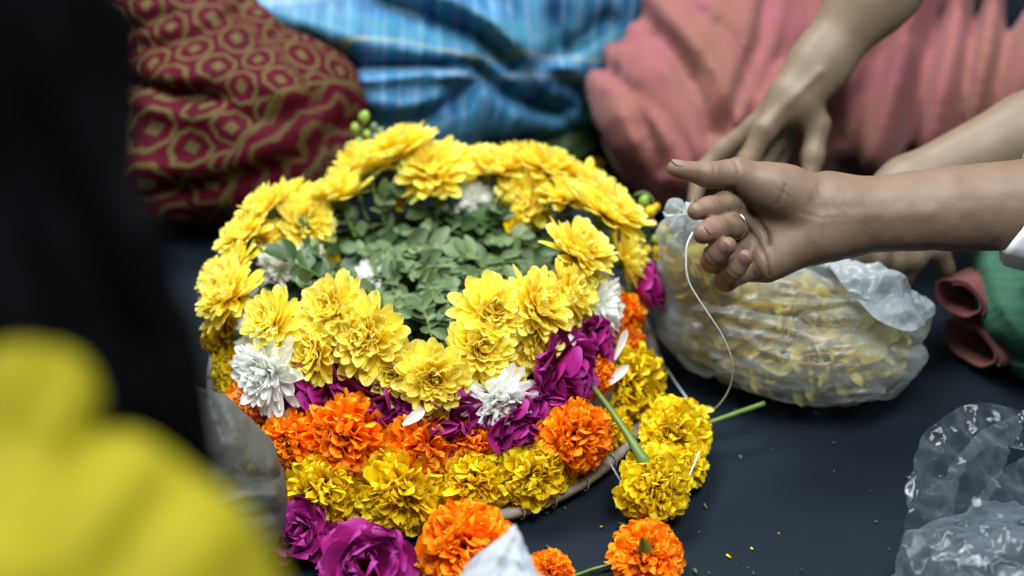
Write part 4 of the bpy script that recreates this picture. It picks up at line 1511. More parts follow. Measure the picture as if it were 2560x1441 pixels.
def maroon_gold():
    m, nt, out = new_mat('maroon_cloth_with_gold_print')
    u, v, vec = uv_nodes(nt, math.radians(0), 0.02)
    cell = 0.0375
    uu = mth(nt, 'DIVIDE', u, cell)
    vv = mth(nt, 'DIVIDE', v, cell * 0.92)
    row = mth(nt, 'FLOOR', vv)
    uu = mth(nt, 'ADD', uu, mth(nt, 'MULTIPLY', mth(nt, 'MODULO', mth(nt, 'ABSOLUTE', row), 2.0), 0.5))
    fx = mth(nt, 'SUBTRACT', mth(nt, 'FRACT', uu), 0.5)
    fy = mth(nt, 'SUBTRACT', mth(nt, 'FRACT', vv), 0.5)
    ax, ay = mth(nt, 'ABSOLUTE', fx), mth(nt, 'ABSOLUTE', fy)
    r = mth(nt, 'SQRT', mth(nt, 'ADD', mth(nt, 'MULTIPLY', fx, fx), mth(nt, 'MULTIPLY', fy, fy)))
    ang = mth(nt, 'ARCTAN2', fy, fx)
    r = mth(nt, 'ADD', r, mth(nt, 'MULTIPLY', mth(nt, 'SINE', mth(nt, 'MULTIPLY', ang, 8.0)), 0.018))
    ringm = mth(nt, 'MULTIPLY', smooth(nt, r, 0.37, 0.40), mth(nt, 'SUBTRACT', 1.0, smooth(nt, r, 0.475, 0.50)))
    sq = mth(nt, 'SUBTRACT', 1.0, smooth(nt, mth(nt, 'MAXIMUM', ax, ay), 0.12, 0.15))
    g = mth(nt, 'MAXIMUM', ringm, sq)
    # a border of wavy vines where the cloth's edge runs
    bv = mth(nt, 'ABSOLUTE', mth(nt, 'SUBTRACT', mth(nt, 'ABSOLUTE', mth(nt, 'SUBTRACT', u, 0.085)), 0.155))
    inb = mth(nt, 'SUBTRACT', 1.0, smooth(nt, bv, 0.022, 0.024))
    wv = N(nt, 'ShaderNodeTexWave')
    wv.inputs['Scale'].default_value = 26.0
    wv.inputs['Distortion'].default_value = 6.0
    wv.inputs['Detail'].default_value = 1.5
    nt.links.new(vec, wv.inputs['Vector'])
    vine = smooth(nt, wv.outputs['Fac'], 0.62, 0.78)
    edge = mth(nt, 'MULTIPLY', smooth(nt, bv, 0.018, 0.0195), mth(nt, 'SUBTRACT', 1.0, smooth(nt, bv, 0.0215, 0.023)))
    g = mth(nt, 'ADD', mth(nt, 'MULTIPLY', g, mth(nt, 'SUBTRACT', 1.0, inb)), mth(nt, 'MULTIPLY', inb, mth(nt, 'MAXIMUM', mth(nt, 'MULTIPLY', vine, 0.7), edge)), clamp=True)
    base = mixc(nt, noise(nt, 18.0, 3.0, vec), (0.042, 0.0017, 0.0065), (0.066, 0.0025, 0.0115))
    c = mixc(nt, mth(nt, 'MULTIPLY', g, 0.9), base, (0.084, 0.069, 0.023))
    b = principled(nt, c, 0.75, 0.08, bump(nt, noise(nt, 900.0, 2.0, vec), 0.2, 0.0006))
    nt.links.new(b.outputs[0], out.inputs[0])
    return m


def blue_print():
    m, nt, out = new_mat('blue_striped_printed_cloth')
    u, v, vec = uv_nodes(nt, math.radians(12), 0.015)

    def stripes(c, per, duty, soft=0.04, ph=0.0):
        f = mth(nt, 'ABSOLUTE', mth(nt, 'SUBTRACT', mth(nt, 'FRACT', mth(nt, 'ADD', mth(nt, 'DIVIDE', c, per), ph)), 0.5))
        return mth(nt, 'SUBTRACT', 1.0, smooth(nt, f, duty, duty + soft))
    mp = N(nt, 'ShaderNodeMapping')
    nt.links.new(vec, mp.inputs[0])
    mp.inputs['Scale'].default_value = (1.0, 0.25, 1.0)
    bl = noise(nt, 110.0, 4.0, mp.outputs[0])
    c = mixc(nt, smooth(nt, bl, 0.34, 0.62), (0.014, 0.085, 0.20), (0.030, 0.155, 0.29))
    c = mixc(nt, mth(nt, 'MULTIPLY', stripes(u, 0.040, 0.10, 0.10), 0.28), c, (0.12, 0.26, 0.40))
    c = mixc(nt, mth(nt, 'MULTIPLY', stripes(u, 0.0175, 0.07, 0.08, 0.3), 0.42), c, (0.18, 0.29, 0.42))
    c = mixc(nt, mth(nt, 'MULTIPLY', stripes(u, 0.092, 0.06, 0.06, 0.25), 0.35), c, (0.012, 0.05, 0.19))
    bt = stripes(v, 0.11, 0.10, 0.03)
    c = mixc(nt, mth(nt, 'MULTIPLY', bt, 0.45), c, (0.05, 0.17, 0.20))
    c = mixc(nt, mth(nt, 'MULTIPLY', stripes(v, 0.11, 0.012, 0.008, 0.17), 0.7), c, (0.22, 0.26, 0.12))
    c = mixc(nt, mth(nt, 'MULTIPLY', stripes(v, 0.11, 0.02, 0.03, 0.36), 0.4), c, (0.28, 0.38, 0.48))
    b = principled(nt, c, 0.5, 0.2, bump(nt, noise(nt, 700.0, 2.0, vec), 0.15, 0.0006))
    nt.links.new(b.outputs[0], out.inputs[0])
    return m


def pink_cloth():
    m, nt, out = new_mat('pink_shot_silk')
    oc = objcoord(nt)
    n1 = noise(nt, 9.0, 3.0, oc)
    c = mixc(nt, smooth(nt, n1, 0.35, 0.65), (0.215, 0.070, 0.074), (0.195, 0.080, 0.064))
    c = mixc(nt, mth(nt, 'MULTIPLY', smooth(nt, noise(nt, 22.0, 2.0, oc), 0.55, 0.75), 0.6), c, (0.225, 0.064, 0.098))
    lw = N(nt, 'ShaderNodeTexNoise')
    lw.inputs['Scale'].default_value = 500.0
    nt.links.new(oc, lw.inputs['Vector'])
    b = principled(nt, c, 0.8, 0.12, bump(nt, lw.outputs[0], 0.3, 0.0008))
    b.inputs['Sheen Weight'].default_value = 0.1
    nt.links.new(b.outputs[0], out.inputs[0])
    return m


def green_cloth():
    m, nt, out = new_mat('green_crinkled_cotton')
    u, v, vec = uv_nodes(nt)
    mp = N(nt, 'ShaderNodeMapping')
    nt.links.new(vec, mp.inputs[0])
    mp.inputs['Scale'].default_value = (1.0, 0.06, 1.0)
    st = noise(nt, 160.0, 3.0, mp.outputs[0])
    c = mixc(nt, st, (0.04, 0.135, 0.08), (0.085, 0.235, 0.15))
    b = principled(nt, c, 0.75, 0.15, bump(nt, st, 0.5, 0.002))
    nt.links.new(b.outputs[0], out.inputs[0])
    return m


M_MAROON, M_BLUE, M_PINK, M_GREEN = maroon_gold(), blue_print(), pink_cloth(), green_cloth()

# ---- maroon and gold saree over a bent knee
kn, hp, an = PZ(690, 325, 0.085), PZ(230, -90, 0.14), PZ(330, 390, 0.075)


def maroon_base(P):
    d = cone(P, hp, kn, 0.145, 0.088)
    d = smin(d, cone(P, kn, an, 0.084, 0.075), 0.05)
    return smin(d, cone(P, hp, hp + np.array([-0.1, 0.12, 0.45]), 0.15, 0.16), 0.08)


mf = [([(260, 190), (420, 230), (560, 250)], 16, -0.016), ([(300, 250), (450, 290), (540, 285)], 22, 0.010), ([(330, 120), (480, 100), (600, 30)], 18, -0.010),
      ([(420, 190), (600, 190), (720, 240)], 26, 0.008), ([(540, 280), (680, 300), (800, 250)], 20, -0.007), ([(350, 420), (520, 420), (700, 360)], 24, 0.006),
      ([(420, 480), (560, 470), (700, 430)], 16, -0.006), ([(150, 90), (300, 80), (420, 40)], 18, -0.012)]
pD = empty('person', hp * np.array([1, 1, 0]))
tag(pD, 'person in maroon saree with gold ring print, knee beside the basket', 'person')
lo, hi = np.minimum(np.minimum(kn, hp), an) - 0.17, np.maximum(np.maximum(kn, hp), an) + np.array([0.12, 0.2, 0.32])
lo[2] = -0.004
V, F = implicit(drape(maroon_base, mf, 11, 0.003, 14.0, crease=0.016, cdir=(0.8, 0.3, 0.3), cscale=15.0), lo, hi, 0.006)
mesh_np('saree', V, F, M_MAROON, pD, cyl_uv(V, kn, hp, 0.1))

# ---- blue saree
b1, b2, b3, b4 = PZ(935, 245, 0.070), PZ(1420, 175, 0.070), PZ(690, -10, 0.13), PZ(1560, -40, 0.14)


def blue_base(P):
    d = cone(P, b1, b2, 0.080, 0.072)
    d = smin(d, cone(P, b3, b4, 0.115, 0.125), 0.07)
    d = smin(d, cone(P, b1, b3, 0.075, 0.11), 0.06)
    return smin(d, cone(P, (b3 + b4) / 2 + np.array([0, 0.1, 0.05]), (b3 + b4) / 2 + np.array([0, 0.22, 0.5]), 0.16, 0.16), 0.08)


bf = [([(630, 25), (900, 95), (1250, 180)], 34, 0.016), ([(820, 180), (1000, 160), (1190, 166)], 15, -0.022), ([(870, 203), (1040, 190), (1180, 188)], 18, 0.012),
      ([(930, 330), (1080, 285), (1215, 190)], 22, -0.017), ([(900, 250), (1020, 262), (1100, 245)], 20, 0.010), ([(1195, 172), (1290, 245), (1400, 275)], 22, -0.026),
      ([(1240, 60), (1330, 140), (1430, 170)], 34, 0.016), ([(960, 5), (1180, 85), (1270, 160)], 26, -0.024), ([(1100, -10), (1210, 40), (1290, 110)], 22, 0.012),
      ([(1520, 50), (1440, 110), (1360, 150)], 22, -0.018), ([(1400, 190), (1450, 230), (1470, 270)], 14, -0.012), ([(1350, 200), (1390, 260), (1430, 300)], 12, 0.008),
      ([(860, 140), (880, 230), (930, 300)], 20, -0.012), ([(1210, 210), (1180, 300), (1160, 390)], 14, 0.005), ([(1300, 280), (1270, 330), (1260, 390)], 14, 0.005),
      ([(1060, 300), (1050, 350), (1030, 400)], 16, -0.005), ([(1380, 40), (1400, 90), (1420, 130)], 16, -0.012), ([(760, 90), (820, 130), (860, 170)], 14, -0.010)]
pE = empty('person', (b3 + b4) / 2 * np.array([1, 1, 0]))
tag(pE, 'person in blue striped saree sitting behind the basket', 'person')
lo = np.minimum(np.minimum(b1, b2), np.minimum(b3, b4)) - 0.15
hi = np.maximum(np.maximum(b1, b2), np.maximum(b3, b4)) + np.array([0.15, 0.2, 0.26])
lo[2] = -0.004
V, F = implicit(drape(blue_base, bf, 21, 0.003, 14.0, crease=0.007, cdir=(0.8, -0.3, -0.3)), lo, hi, 0.0058)
mesh_np('saree', V, F, M_BLUE, pE, cyl_uv(V, b1, b2, 0.1))

# ---- pink saree
k1, k2, k3, k4 = PZ(1735, 255, 0.105), PZ(1960, -150, 0.17), PZ(2150, 290, 0.045), PZ(2640, 240, 0.080)


def pink_base(P):
    d = cone(P, k1, k2, 0.098, 0.13)
    d = smin(d, cone(P, PZ(1610, 190, 0.085), PZ(1720, 0, 0.12), 0.070, 0.10), 0.03)
    d = smin(d, cone(P, PZ(1700, 420, 0.045), k1, 0.040, 0.08), 0.04)
    d = smin(d, cone(P, k3, k4, 0.075, 0.10), 0.06)
    d = smin(d, cone(P, k1, k3, 0.075, 0.07), 0.06)
    pn = unit([-0.12, -0.55, 0.82])
    d = smax(d, (P - k1) @ pn - 0.070, 0.05)      # cloth stretched flat over the thigh
    return smin(d, cone(P, k2 + np.array([0.12, 0.05, 0]), k2 + np.array([0.2, 0.16, 0.45]), 0.15, 0.16), 0.10)


pf = [([(1560, 0), (1690, 140), (1770, 330)], 26, -0.012), ([(1630, -20), (1770, 150), (1850, 300)], 26, 0.008), ([(1490, 150), (1590, 260), (1650, 420)], 20, -0.011), ([(1920, -40), (1890, 120), (1800, 340)], 20, -0.012),
      ([(1530, 210), (1640, 300), (1720, 430)], 16, 0.007), ([(1660, 170), (1730, 260), (1750, 400)], 15, 0.006), ([(1745, 30), (1835, 105), (1885, 230)], 13, -0.0065), ([(1700, 60), (1770, 140), (1830, 250)], 34, 0.004), ([(1490, 200), (1570, 330), (1680, 450)], 30, 0.006),
      ([(1600, 230), (1680, 330), (1730, 420)], 24, -0.005), ([(2370, -60), (2310, 180), (2270, 400)], 24, -0.017), ([(2300, -60), (2240, 180), (2190, 400)], 34, 0.012),
      ([(2450, -60), (2425, 140), (2400, 360)], 20, -0.015), ([(2405, -60), (2370, 140), (2330, 360)], 24, 0.010), ([(2550, -40), (2495, 190), (2430, 400)], 24, -0.018),
      ([(2490, -60), (2462, 140), (2420, 360)], 22, 0.011), ([(2220, 20), (2190, 240), (2130, 420)], 26, -0.010), ([(2150, 20), (2120, 180), (2090, 340)], 26, -0.010),
      ([(2590, 60), (2540, 220), (2480, 380)], 26, 0.012), ([(1540, 90), (1640, 120), (1720, 200)], 26, -0.004), ([(1560, 280), (1620, 300), (1660, 360)], 20, 0.004)]
lo = np.minimum(np.minimum(k1, k2), np.minimum(k3, k4)) - 0.16
hi = np.maximum(np.maximum(k1, k2), np.maximum(k3, k4)) + np.array([0.14, 0.2, 0.3])
lo[2] = -0.004
V, F = implicit(drape(pink_base, pf, 31, 0.003, 14.0, crease=0.022, cdir=(0.35, 0.6, 0.7), cscale=17.0), lo, hi, 0.0056)
mesh_np('saree', V, F, M_PINK, pB)

# ---- green cloth at the right edge
g1, g2 = PZ(2640, 780, 0.06), PZ(2720, 560, 0.10)


def green_base(P):
    d = cone(P, g1, g2, 0.062, 0.075)
    d = smin(d, cone(P, PZ(2590, 900, 0.012), PZ(2700, 850, 0.02), 0.022, 0.04), 0.02)
    return smin(d, cone(P, g2, g2 + np.array([0.2, 0.15, 0.3]), 0.09, 0.16), 0.06)


gf = [([(2470, 660), (2500, 760), (2560, 850)], 12, 0.004), ([(2530, 650), (2550, 740), (2600, 820)], 10, -0.004), ([(2500, 860), (2540, 890), (2600, 900)], 12, -0.012)]
V, F = implicit(drape(green_base, gf, 41, 0.003), np.minimum(g1, g2) * np.array([1, 1, 0]) + np.array([-0.12, -0.12, -0.004]), np.maximum(g1, g2) + np.array([0.2, 0.2, 0.16]), 0.0048)
mesh_np('tunic', V, F, M_GREEN, pC, cyl_uv(V, g1, g2, 0.07))
# green corner showing left of the pink knee
V, F = implicit(drape(lambda P: cone(P, PZ(1545, 350, 0.012), PZ(1640, 420, 0.012), 0.022, 0.028), [], 43, 0.002), PZ(1545, 400, 0) + np.array([-0.06, -0.06, -0.004]), PZ(1640, 380, 0) + np.array([0.06, 0.08, 0.06]), 0.0036)
tag(mesh_np('green_cloth', V, F, M_GREEN, None, cyl_uv(V, g1, g2, 0.07)), 'dark green corner of cloth under the pink knee behind the rim', 'cloth')

# ---- two rolled ends of a pink scarf
sc = empty('pink_scarf', PZ(2440, 830, 0.0))
tag(sc, 'pink scarf with two rolled ends on the floor beside the green cloth', 'scarf')
for i, (px, py, z, r0, ln, dirv) in enumerate(((2395, 748, 0.062, 0.020, 0.11, (0.9, 0.42, 0.02)), (2425, 862, 0.024, 0.0235, 0.12, (0.93, 0.36, 0.02)))):
    c0 = PZ(px, py, z)
    ax = unit(dirv)
    e1 = unit(np.cross(ax, [0, 0, 1.0]))
    e2 = np.cross(e1, ax)
    nu, nv = 60, 10
    V = []
    for a in np.linspace(0, 2 * math.pi * 1.35, nu):
        rr = r0 * (1.0 - 0.20 * a / (2 * math.pi)) * (1 + 0.10 * math.sin(2 * a + i) + 0.05 * math.sin(5 * a))
        for t in np.linspace(0, 1, nv):
            V.append(c0 + ax * (t * ln + 0.006 * math.sin(a + 1.0) * (1 - t)) + (e1 * math.cos(a) * 1.25 + e2 * math.sin(a) * 0.8) * rr * (1 + 0.25 * t))
    V = np.array(V)
    V[:, 2] = np.maximum(V[:, 2], 0.003)
    o = mesh_np('rolled_end', V, grid_faces(nu, nv), M_PINK, sc)
    md = o.modifiers.new('thick', 'SOLIDIFY')
    md.thickness = 0.0022

# ------------------------------------------------------------------ plastic bags
M_BAG = film_mat('milky_plastic_film', (0.52, 0.59, 0.60), 0.66, 0.32, 60.0, 0.4, 0.10)
M_CLEAR = film_mat('clear_plastic_film', (0.24, 0.30, 0.35), 0.93, 0.16, 60.0, 0.55, 0.07, 0.003)
M_GREYBAG = film_mat('grey_plastic_film', (0.17, 0.18, 0.165), 0.22, 0.45, 35.0, 0.6, 0.06)
M_WHITEBAG = film_mat('white_plastic_film', (0.62, 0.69, 0.74), 0.25, 0.45, 40.0, 0.3, 0.05)
M_PALEPETAL = petal_mat('pale_yellow_bagged_petal', (0.62, 0.46, 0.03), (0.78, 0.66, 0.16), trans=0.3)

bc = PZ(1985, 842, 0.048)
n0, n1, n2 = PZ(1790, 740, 0.065), PZ(1712, 610, 0.120), PZ(1690, 535, 0.155)


def bag_base(P):
    d = oball(P, bc, unit([1, -0.30, 0]), unit([0.30, 1, 0]), np.array([0, 0, 1.0]), (0.112, 0.066, 0.054))
    d = smin(d, cone(P, n0, n1, 0.052, 0.026), 0.03)
    d = smin(d, cone(P, n1, n2, 0.022, 0.012), 0.012)
    d = smin(d, cone(P, PZ(2090, 690, 0.070), PZ(2290, 790, 0.075), 0.045, 0.012), 0.03)
    d = smin(d, cone(P, PZ(2240, 740, 0.085), PZ(2310, 770, 0.085), 0.014, 0.010), 0.01)
    return d


bgf = []
rs = np.random.RandomState(77)
for i in range(20):
    y0, y1 = 640 + i * 12 + rs.uniform(-8, 8), 720 + i * 15 + rs.uniform(-10, 10)
    x0 = rs.uniform(1740, 1900)
    x1 = rs.uniform(2100, 2290)
    bgf.append(([(x0, y0 + 90), ((x0 + x1) / 2, (y0 + y1) / 2 + 75 + rs.uniform(-12, 12)), (x1, y1 + 10)], rs.uniform(4, 8), rs.choice([-1, 1]) * rs.uniform(0.0015, 0.0035)))
bgf += [([(1700, 560), (1730, 660), (1800, 760)], 10, -0.004), ([(2040, 660), (2150, 700), (2260, 745)], 12, 0.006), ([(2100, 720), (2200, 760), (2300, 775)], 10, -0.006)]
V, F = implicit(drape(bag_base, bgf, 51, 0.0022, 45.0, crease=0.012, cdir=(0.95, -0.3, 0.05), cscale=48.0), bc * np.array([1, 1, 0]) + np.array([-0.15, -0.11, -0.004]), bc + np.array([0.16, 0.25, 0.15]), 0.0026)
bag = empty('petal_bag', bc * np.array([1, 1, 0]))
mesh_np('film', V, F, M_BAG, bag)
tag(bag, 'tied translucent plastic bag full of yellow petals under the open hand', 'bag')
# petals inside it
rsx = np.random.RandomState(78)
WC_ = []
for i in range(760):
    th_, ph_ = rsx.uniform(0, 6.283), math.acos(rsx.uniform(-0.6, 1))
    k = rsx.uniform(0.62, 0.84)
    q = bc + k * (unit([1, -0.30, 0]) * 0.105 * math.sin(ph_) * math.cos(th_) + unit([0.30, 1, 0]) * 0.060 * math.sin(ph_) * math.sin(th_) + np.array([0, 0, 0.048 * math.cos(ph_)]))
    if rsx.uniform() < 0.22:
        tt = rsx.uniform(0, 0.6)
        q = n0 * (1 - tt) + n1 * tt + rsx.normal(0, 0.010, 3)
    if q[2] < 0.008:
        q[2] = 0.008
    fr = frame_of(rsx.normal(0, 1, 3))
    WC_.append(petals(fr, q, np.array([0.0]), 1.57, 0.027, 0.0085, -0.8, 0.5, -0.012, 0, prof_ray, 6, 5, rsx, 0.0))
pet = petal_mesh('bagged_petals', WC_, M_PALEPETAL, None)
tag(pet, 'mass of pale yellow petals seen through the tied bag', 'petals', kind='stuff')

# ---- clear crumpled bag at the lower right
def ribbon(path, width, seed, nu=60, nv=14, crumple=0.004):
    c = catmull([np.asarray(p) for p in path], nu)
    w = np.interp(np.linspace(0, 1, nu), np.linspace(0, 1, len(width)), width)
    T = np.gradient(c, axis=0)
    T /= np.linalg.norm(T, axis=1)[:, None]
    A = np.cross(T, np.array([0.25, -0.6, 0.75]))
    A /= np.linalg.norm(A, axis=1)[:, None] + 1e-9
    Bn = np.cross(A, T)
    s_ = np.linspace(-1, 1, nv)
    V = c[:, None] + A[:, None] * (s_[None, :, None] * w[:, None, None]) + Bn[:, None] * (0.16 * w[:, None, None] * (1 - s_[None, :, None] ** 2))
    V = V.reshape(-1, 3)
    Nn = np.repeat(Bn, nv, 0)
    k = 1 - np.abs(value_noise(V * 70.0, seed)) * 2
    k2 = 1 - np.abs(value_noise(V * 150.0, seed + 3)) * 2
    V = V + Nn * (crumple * k + crumple * 0.4 * k2)[:, None]
    V[:, 2] = np.maximum(V[:, 2], 0.003)
    return V, grid_faces(nu, nv)


for k_, (path, wid, sd) in enumerate((([PZ(1705, 620, .120), PZ(1694, 575, .145), PZ(1688, 535, .165), PZ(1700, 515, .178)], [0.012, 0.009, 0.011, 0.015], 46),
                                      ([PZ(1715, 600, .128), PZ(1712, 560, .150), PZ(1730, 535, .160)], [0.010, 0.008, 0.012], 47),
                                      ([PZ(2070, 655, .095), PZ(2150, 690, .115), PZ(2230, 735, .115), PZ(2300, 775, .100)], [0.010, 0.020, 0.018, 0.012], 41),
                                      ([PZ(2130, 730, .105), PZ(2210, 770, .110), PZ(2270, 780, .105), PZ(2320, 765, .095)], [0.006, 0.014, 0.016, 0.008], 44))):
    V, F = ribbon(path, wid, sd, 70, 22, 0.004)
    mesh_np('gathered_edge', V, F, M_WHITEBAG, bag)
cb = empty('clear_bag', PZ(2500, 1420, 0.0))
tag(cb, 'crumpled clear plastic bag with loop handles on the floor at the lower right', 'bag')
V, F = ribbon([PZ(2340, 1470, .02), PZ(2320, 1300, .05), PZ(2345, 1150, .06), PZ(2430, 1070, .065), PZ(2540, 1075, .06), PZ(2620, 1100, .05)], [0.020, 0.019, 0.020, 0.018, 0.015, 0.02], 5, crumple=0.005)
mesh_np('handle', V, F, M_CLEAR, cb)
V, F = ribbon([PZ(2540, 1060, .07), PZ(2470, 1130, .085), PZ(2410, 1230, .085), PZ(2390, 1330, .06), PZ(2420, 1420, .04)], [0.006, 0.016, 0.019, 0.018, 0.025], 9, crumple=0.004)
mesh_np('handle', V, F, M_CLEAR, cb)
V, F = ribbon([PZ(2590, 1180, .06), PZ(2520, 1230, .07), PZ(2480, 1300, .065), PZ(2470, 1380, .05)], [0.014, 0.016, 0.018, 0.025], 12, crumple=0.004)
mesh_np('fold', V, F, M_CLEAR, cb)


def clear_body(P):
    d = ball(P, PZ(2520, 1440, 0.035), (0.080, 0.052, 0.046))
    m_ = np.abs(d) < 0.04
    d = d.copy()
    q = P[m_]
    d[m_] += 0.010 * np.abs(value_noise(q * 38.0, 4)) + 0.006 * np.abs(value_noise(q * 85.0, 6)) - 0.006
    return np.maximum(d, 0.003 - P[:, 2])


c_ = PZ(2520, 1440, 0.035)
V, F = implicit(clear_body, c_ + np.array([-0.1, -0.075, -0.04]), c_ + np.array([0.1, 0.075, 0.065]), 0.0026)
mesh_np('bag_body', V, F, M_CLEAR, cb)
V, F = implicit(lambda P: clear_body((P - c_) / 0.72 + c_) * 0.72, c_ + np.array([-0.08, -0.06, -0.04]), c_ + np.array([0.08, 0.06, 0.05]), 0.003)
mesh_np('inner_fold', V, F, M_CLEAR, cb)

# ---- white bag tip at the bottom centre
wa = PD(1288, 1318, 0.935)
wbm, wbs = PD(1262, 1480, 0.925), PD(1255, 1800, 0.93)


def white_base(P):
    d = smin(cone(P, wa, PD(1265, 1420, 0.93), 0.0034, 0.0165), cone(P, PD(1265, 1420, 0.93), PD(1250, 1560, 0.925), 0.0165, 0.042), 0.006)
    d = smin(d, cone(P, PD(1250, 1560, 0.925), wbs, 0.042, 0.060), 0.02)
    return smin(d, cone(P, PD(1308, 1332, 0.932), PD(1325, 1440, 0.925), 0.0026, 0.009), 0.003)


wf = [([(1285, 1340), (1250, 1390), (1200, 1450)], 7, 0.003), ([(1300, 1340), (1300, 1400), (1330, 1450)], 6, 0.003), ([(1280, 1360), (1270, 1400), (1260, 1450)], 12, -0.004),
      ([(1240, 1390), (1290, 1400), (1310, 1410)], 8, 0.003)]
V, F = implicit(drape(white_base, wf, 61, 0.0012, 60.0, crease=0.008, cdir=(0.1, 0.2, 0.95), cscale=55.0), np.array([wbs[0] - 0.08, wbs[1] - 0.09, 0.0]), np.array([wa[0] + 0.09, wa[1] + 0.06, wa[2] + 0.02]), 0.0026)
tag(mesh_np('white_bag', V, F, M_WHITEBAG), 'pointed tip of a white plastic bag at the bottom edge', 'bag')

# ---- grey bag at the left in front of the tray
gb = PZ(505, 1240, 0.078)


def grey_base(P):
    d = oball(P, gb, np.array([1.0, 0, 0]), np.array([0, 1.0, 0]), np.array([0, 0, 1.0]), (0.062, 0.050, 0.082))
    return smin(d, cone(P, gb + np.array([-0.01, 0, 0.05]), gb + np.array([-0.02, 0.01, 0.088]), 0.035, 0.022), 0.03)


grf = [([(560, 1010), (600, 1090), (640, 1170)], 12, 0.004), ([(520, 1000), (560, 1120), (580, 1220)], 14, -0.006), ([(600, 1180), (650, 1200), (690, 1190)], 9, -0.004),
       ([(560, 1260), (620, 1240), (690, 1240)], 9, 0.004), ([(580, 1300), (640, 1290), (690, 1280)], 8, -0.004), ([(620, 1340), (650, 1320), (690, 1310)], 8, 0.003)]
V, F = implicit(drape(grey_base, grf, 71, 0.003, 45.0, crease=0.007, cdir=(0.5, 0.3, 0.8), cscale=34.0), gb * np.array([1, 1, 0]) + np.array([-0.09, -0.075, -0.002]), gb + np.array([0.09, 0.075, 0.14]), 0.003)
tag(mesh_np('grey_bag', V, F, M_GREYBAG), 'grey crinkled plastic bag standing between the yellow shoulder and the tray', 'bag')

# ------------------------------------------------------------------ person with long black hair at the left, seen from behind
def hair_mat():
    m, nt, out = new_mat('black_hair')
    nz = noise(nt, 60.0, 3.0, objcoord(nt))
    c = mixc(nt, nz, (0.0012, 0.0013, 0.0017), (0.003, 0.003, 0.004))
    b = principled(nt, c, 0.8, 0.03)
    nt.links.new(b.outputs[0], out.inputs[0])
    return m


def yellow_cloth():
    m, nt, out = new_mat('yellow_cotton')
    oc = objcoord(nt)
    c = mixc(nt, noise(nt, 12.0, 3.0, oc), (0.185, 0.160, 0.0030), (0.225, 0.200, 0.005))
    b = principled(nt, c, 0.75, 0.15, bump(nt, noise(nt, 600.0, 2.0, oc), 0.3, 0.0006))
    b.inputs['Sheen Weight'].default_value = 0.0
    nt.links.new(b.outputs[0], out.inputs[0])
    return m


M_HAIR, M_YCLOTH = hair_mat(), yellow_cloth()
HK = 0.80
hd = PD(-190, 150, 0.66 * HK)
pF = empty('person', np.array([hd[0] - 0.03, hd[1] - 0.12, 0.0]))
tag(pF, 'person in yellow with long black hair, back turned at the left edge', 'person')
sh = PD(235, 1600, 0.56 * HK)


def yellow_base(P):
    d = cone(P, sh, sh + np.array([-0.03, -0.03, -0.30]), 0.078 * HK, 0.085)
    d = smin(d, cone(P, sh + np.array([-0.13, 0.02, -0.02]), sh + np.array([-0.14, -0.01, -0.32]), 0.07, 0.11), 0.05)
    n_ = cone(P, PD(20, 1010, 0.575 * HK), PD(40, 1300, 0.57 * HK), 0.0235 * HK, 0.040 * HK)
    n_ = smin(n_, cone(P, PD(150, 965, 0.585 * HK), PD(120, 1250, 0.57 * HK), 0.0155 * HK, 0.028 * HK), 0.022)
    return smin(d, n_, 0.008)


yf = [([(240, 1070), (170, 1150), (40, 1330)], 34, -0.008), ([(120, 900), (95, 1000), (50, 1120)], 22, -0.007), ([(330, 1130), (250, 1240), (120, 1441)], 60, 0.005), ([(420, 1250), (360, 1330), (300, 1441)], 36, -0.005), ([(560, 1330), (520, 1400), (500, 1450)], 30, 0.003)]
V, F = implicit(drape(yellow_base, yf, 81, 0.0015, 25.0, crease=0.004, cdir=(0.5, 0.2, 0.8), cscale=20.0), sh + np.array([-0.30, -0.16, -sh[2] + 0.0]), sh + np.array([0.13, 0.16, 0.20]), 0.0045)
mesh_np('kurta', V, F, M_YCLOTH, pF)


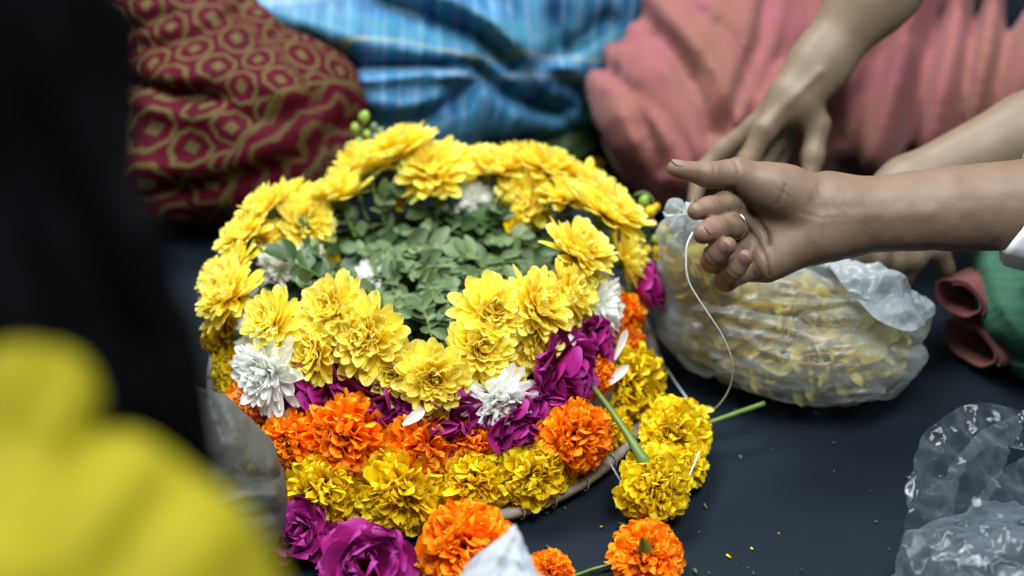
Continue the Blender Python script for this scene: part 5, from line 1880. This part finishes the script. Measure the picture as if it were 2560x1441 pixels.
def head_sdf(P):
    d = oball(P, hd, np.array([1.0, 0, 0]), np.array([0, 1.0, 0]), np.array([0, 0, 1.0]), (0.075, 0.09, 0.10))
    for a, b, r0, r1 in (((-80, 200, 0.64), (190, 620, 0.63), 0.050, 0.034), ((190, 620, 0.63), (300, 940, 0.64), 0.036, 0.034), ((-100, 300, 0.65), (60, 800, 0.63), 0.06, 0.05),
                         ((60, 800, 0.64), (260, 1180, 0.66), 0.05, 0.045), ((300, 940, 0.64), (400, 1260, 0.68), 0.034, 0.022), ((-90, 40, 0.65), (110, 420, 0.64), 0.036, 0.034)):
        d = smin(d, cone(P, PD(a[0], a[1], a[2] * HK), PD(b[0], b[1], b[2] * HK), r0 * HK, r1 * HK), 0.015)
    m_ = np.abs(d) < 0.03
    d = d.copy()
    q = P[m_]
    # locks running down the length of the hair
    d[m_] += 0.0022 * np.sin((q @ RGT) * 260 + 6 * value_noise(q * 18.0, 9)) + 0.002 * value_noise(q * 40.0, 5)
    return d


V, F = implicit(head_sdf, np.minimum(hd, PD(-200, 1300, 0.66 * HK)) - 0.12, np.maximum(hd, PD(480, 100, 0.66 * HK)) + 0.12, 0.0042)
mesh_np('hair', V, F, M_HAIR, pF)
rs = np.random.RandomState(91)
TV = []
for i in range(140):    # loose strands over the outer lock
    a = np.array([rs.uniform(-60, 130), rs.uniform(-20, 200)])
    j = rs.uniform(-40, 30)
    pts = [PD(a[0], a[1], rs.uniform(0.58, 0.62) * HK), PD(225 + j + rs.normal(0, 25), 520 + rs.normal(0, 30), rs.uniform(0.585, 0.62) * HK), PD(350 + j + rs.normal(0, 40), 820 + rs.normal(0, 30), rs.uniform(0.6, 0.64) * HK), PD(415 + j * 1.5 + rs.normal(0, 40), 1080 + rs.normal(0, 60), rs.uniform(0.62, 0.68) * HK)]
    TV.append(tube(pts, [0.0006, 0.0006, 0.0003], 14, 4))
V, F = merge(TV)
tag(mesh_np('hair_strands', V, F, M_HAIR, pF), kind='stuff')

# ------------------------------------------------------------------ scraps on the floor
rs = np.random.RandomState(123)
for mat_, nm, lab, cnt in ((M_LEAFD, 'leaf_scraps', 'tiny leaf crumbs scattered over the dark floor', 46), (M_YM, 'petal_scraps', 'tiny torn petal bits scattered over the dark floor', 11)):
    WCs = []
    for i in range(cnt):
        px, py = rs.uniform(1280, 2300), rs.uniform(1000, 1440)
        if rs.uniform() < 0.35:
            px, py = rs.uniform(1350, 1900), rs.uniform(1200, 1440)
        q = PZ(px, py, 0.0018)
        L_ = rs.uniform(0.0015, 0.005)
        fr = frame_of((rs.normal(0, 0.15), rs.normal(0, 0.15), 1.0), rs.uniform(0, 6.28))
        WCs.append(petals(fr, q, np.array([0.0]), 1.5, L_, L_ * rs.uniform(0.15, 0.4), -0.4, 0.4, 0, 0, prof_ray, 5, 3, rs, 0.0))
    o = petal_mesh(nm, WCs, mat_, None)
    tag(o, lab, 'scraps', kind='stuff')
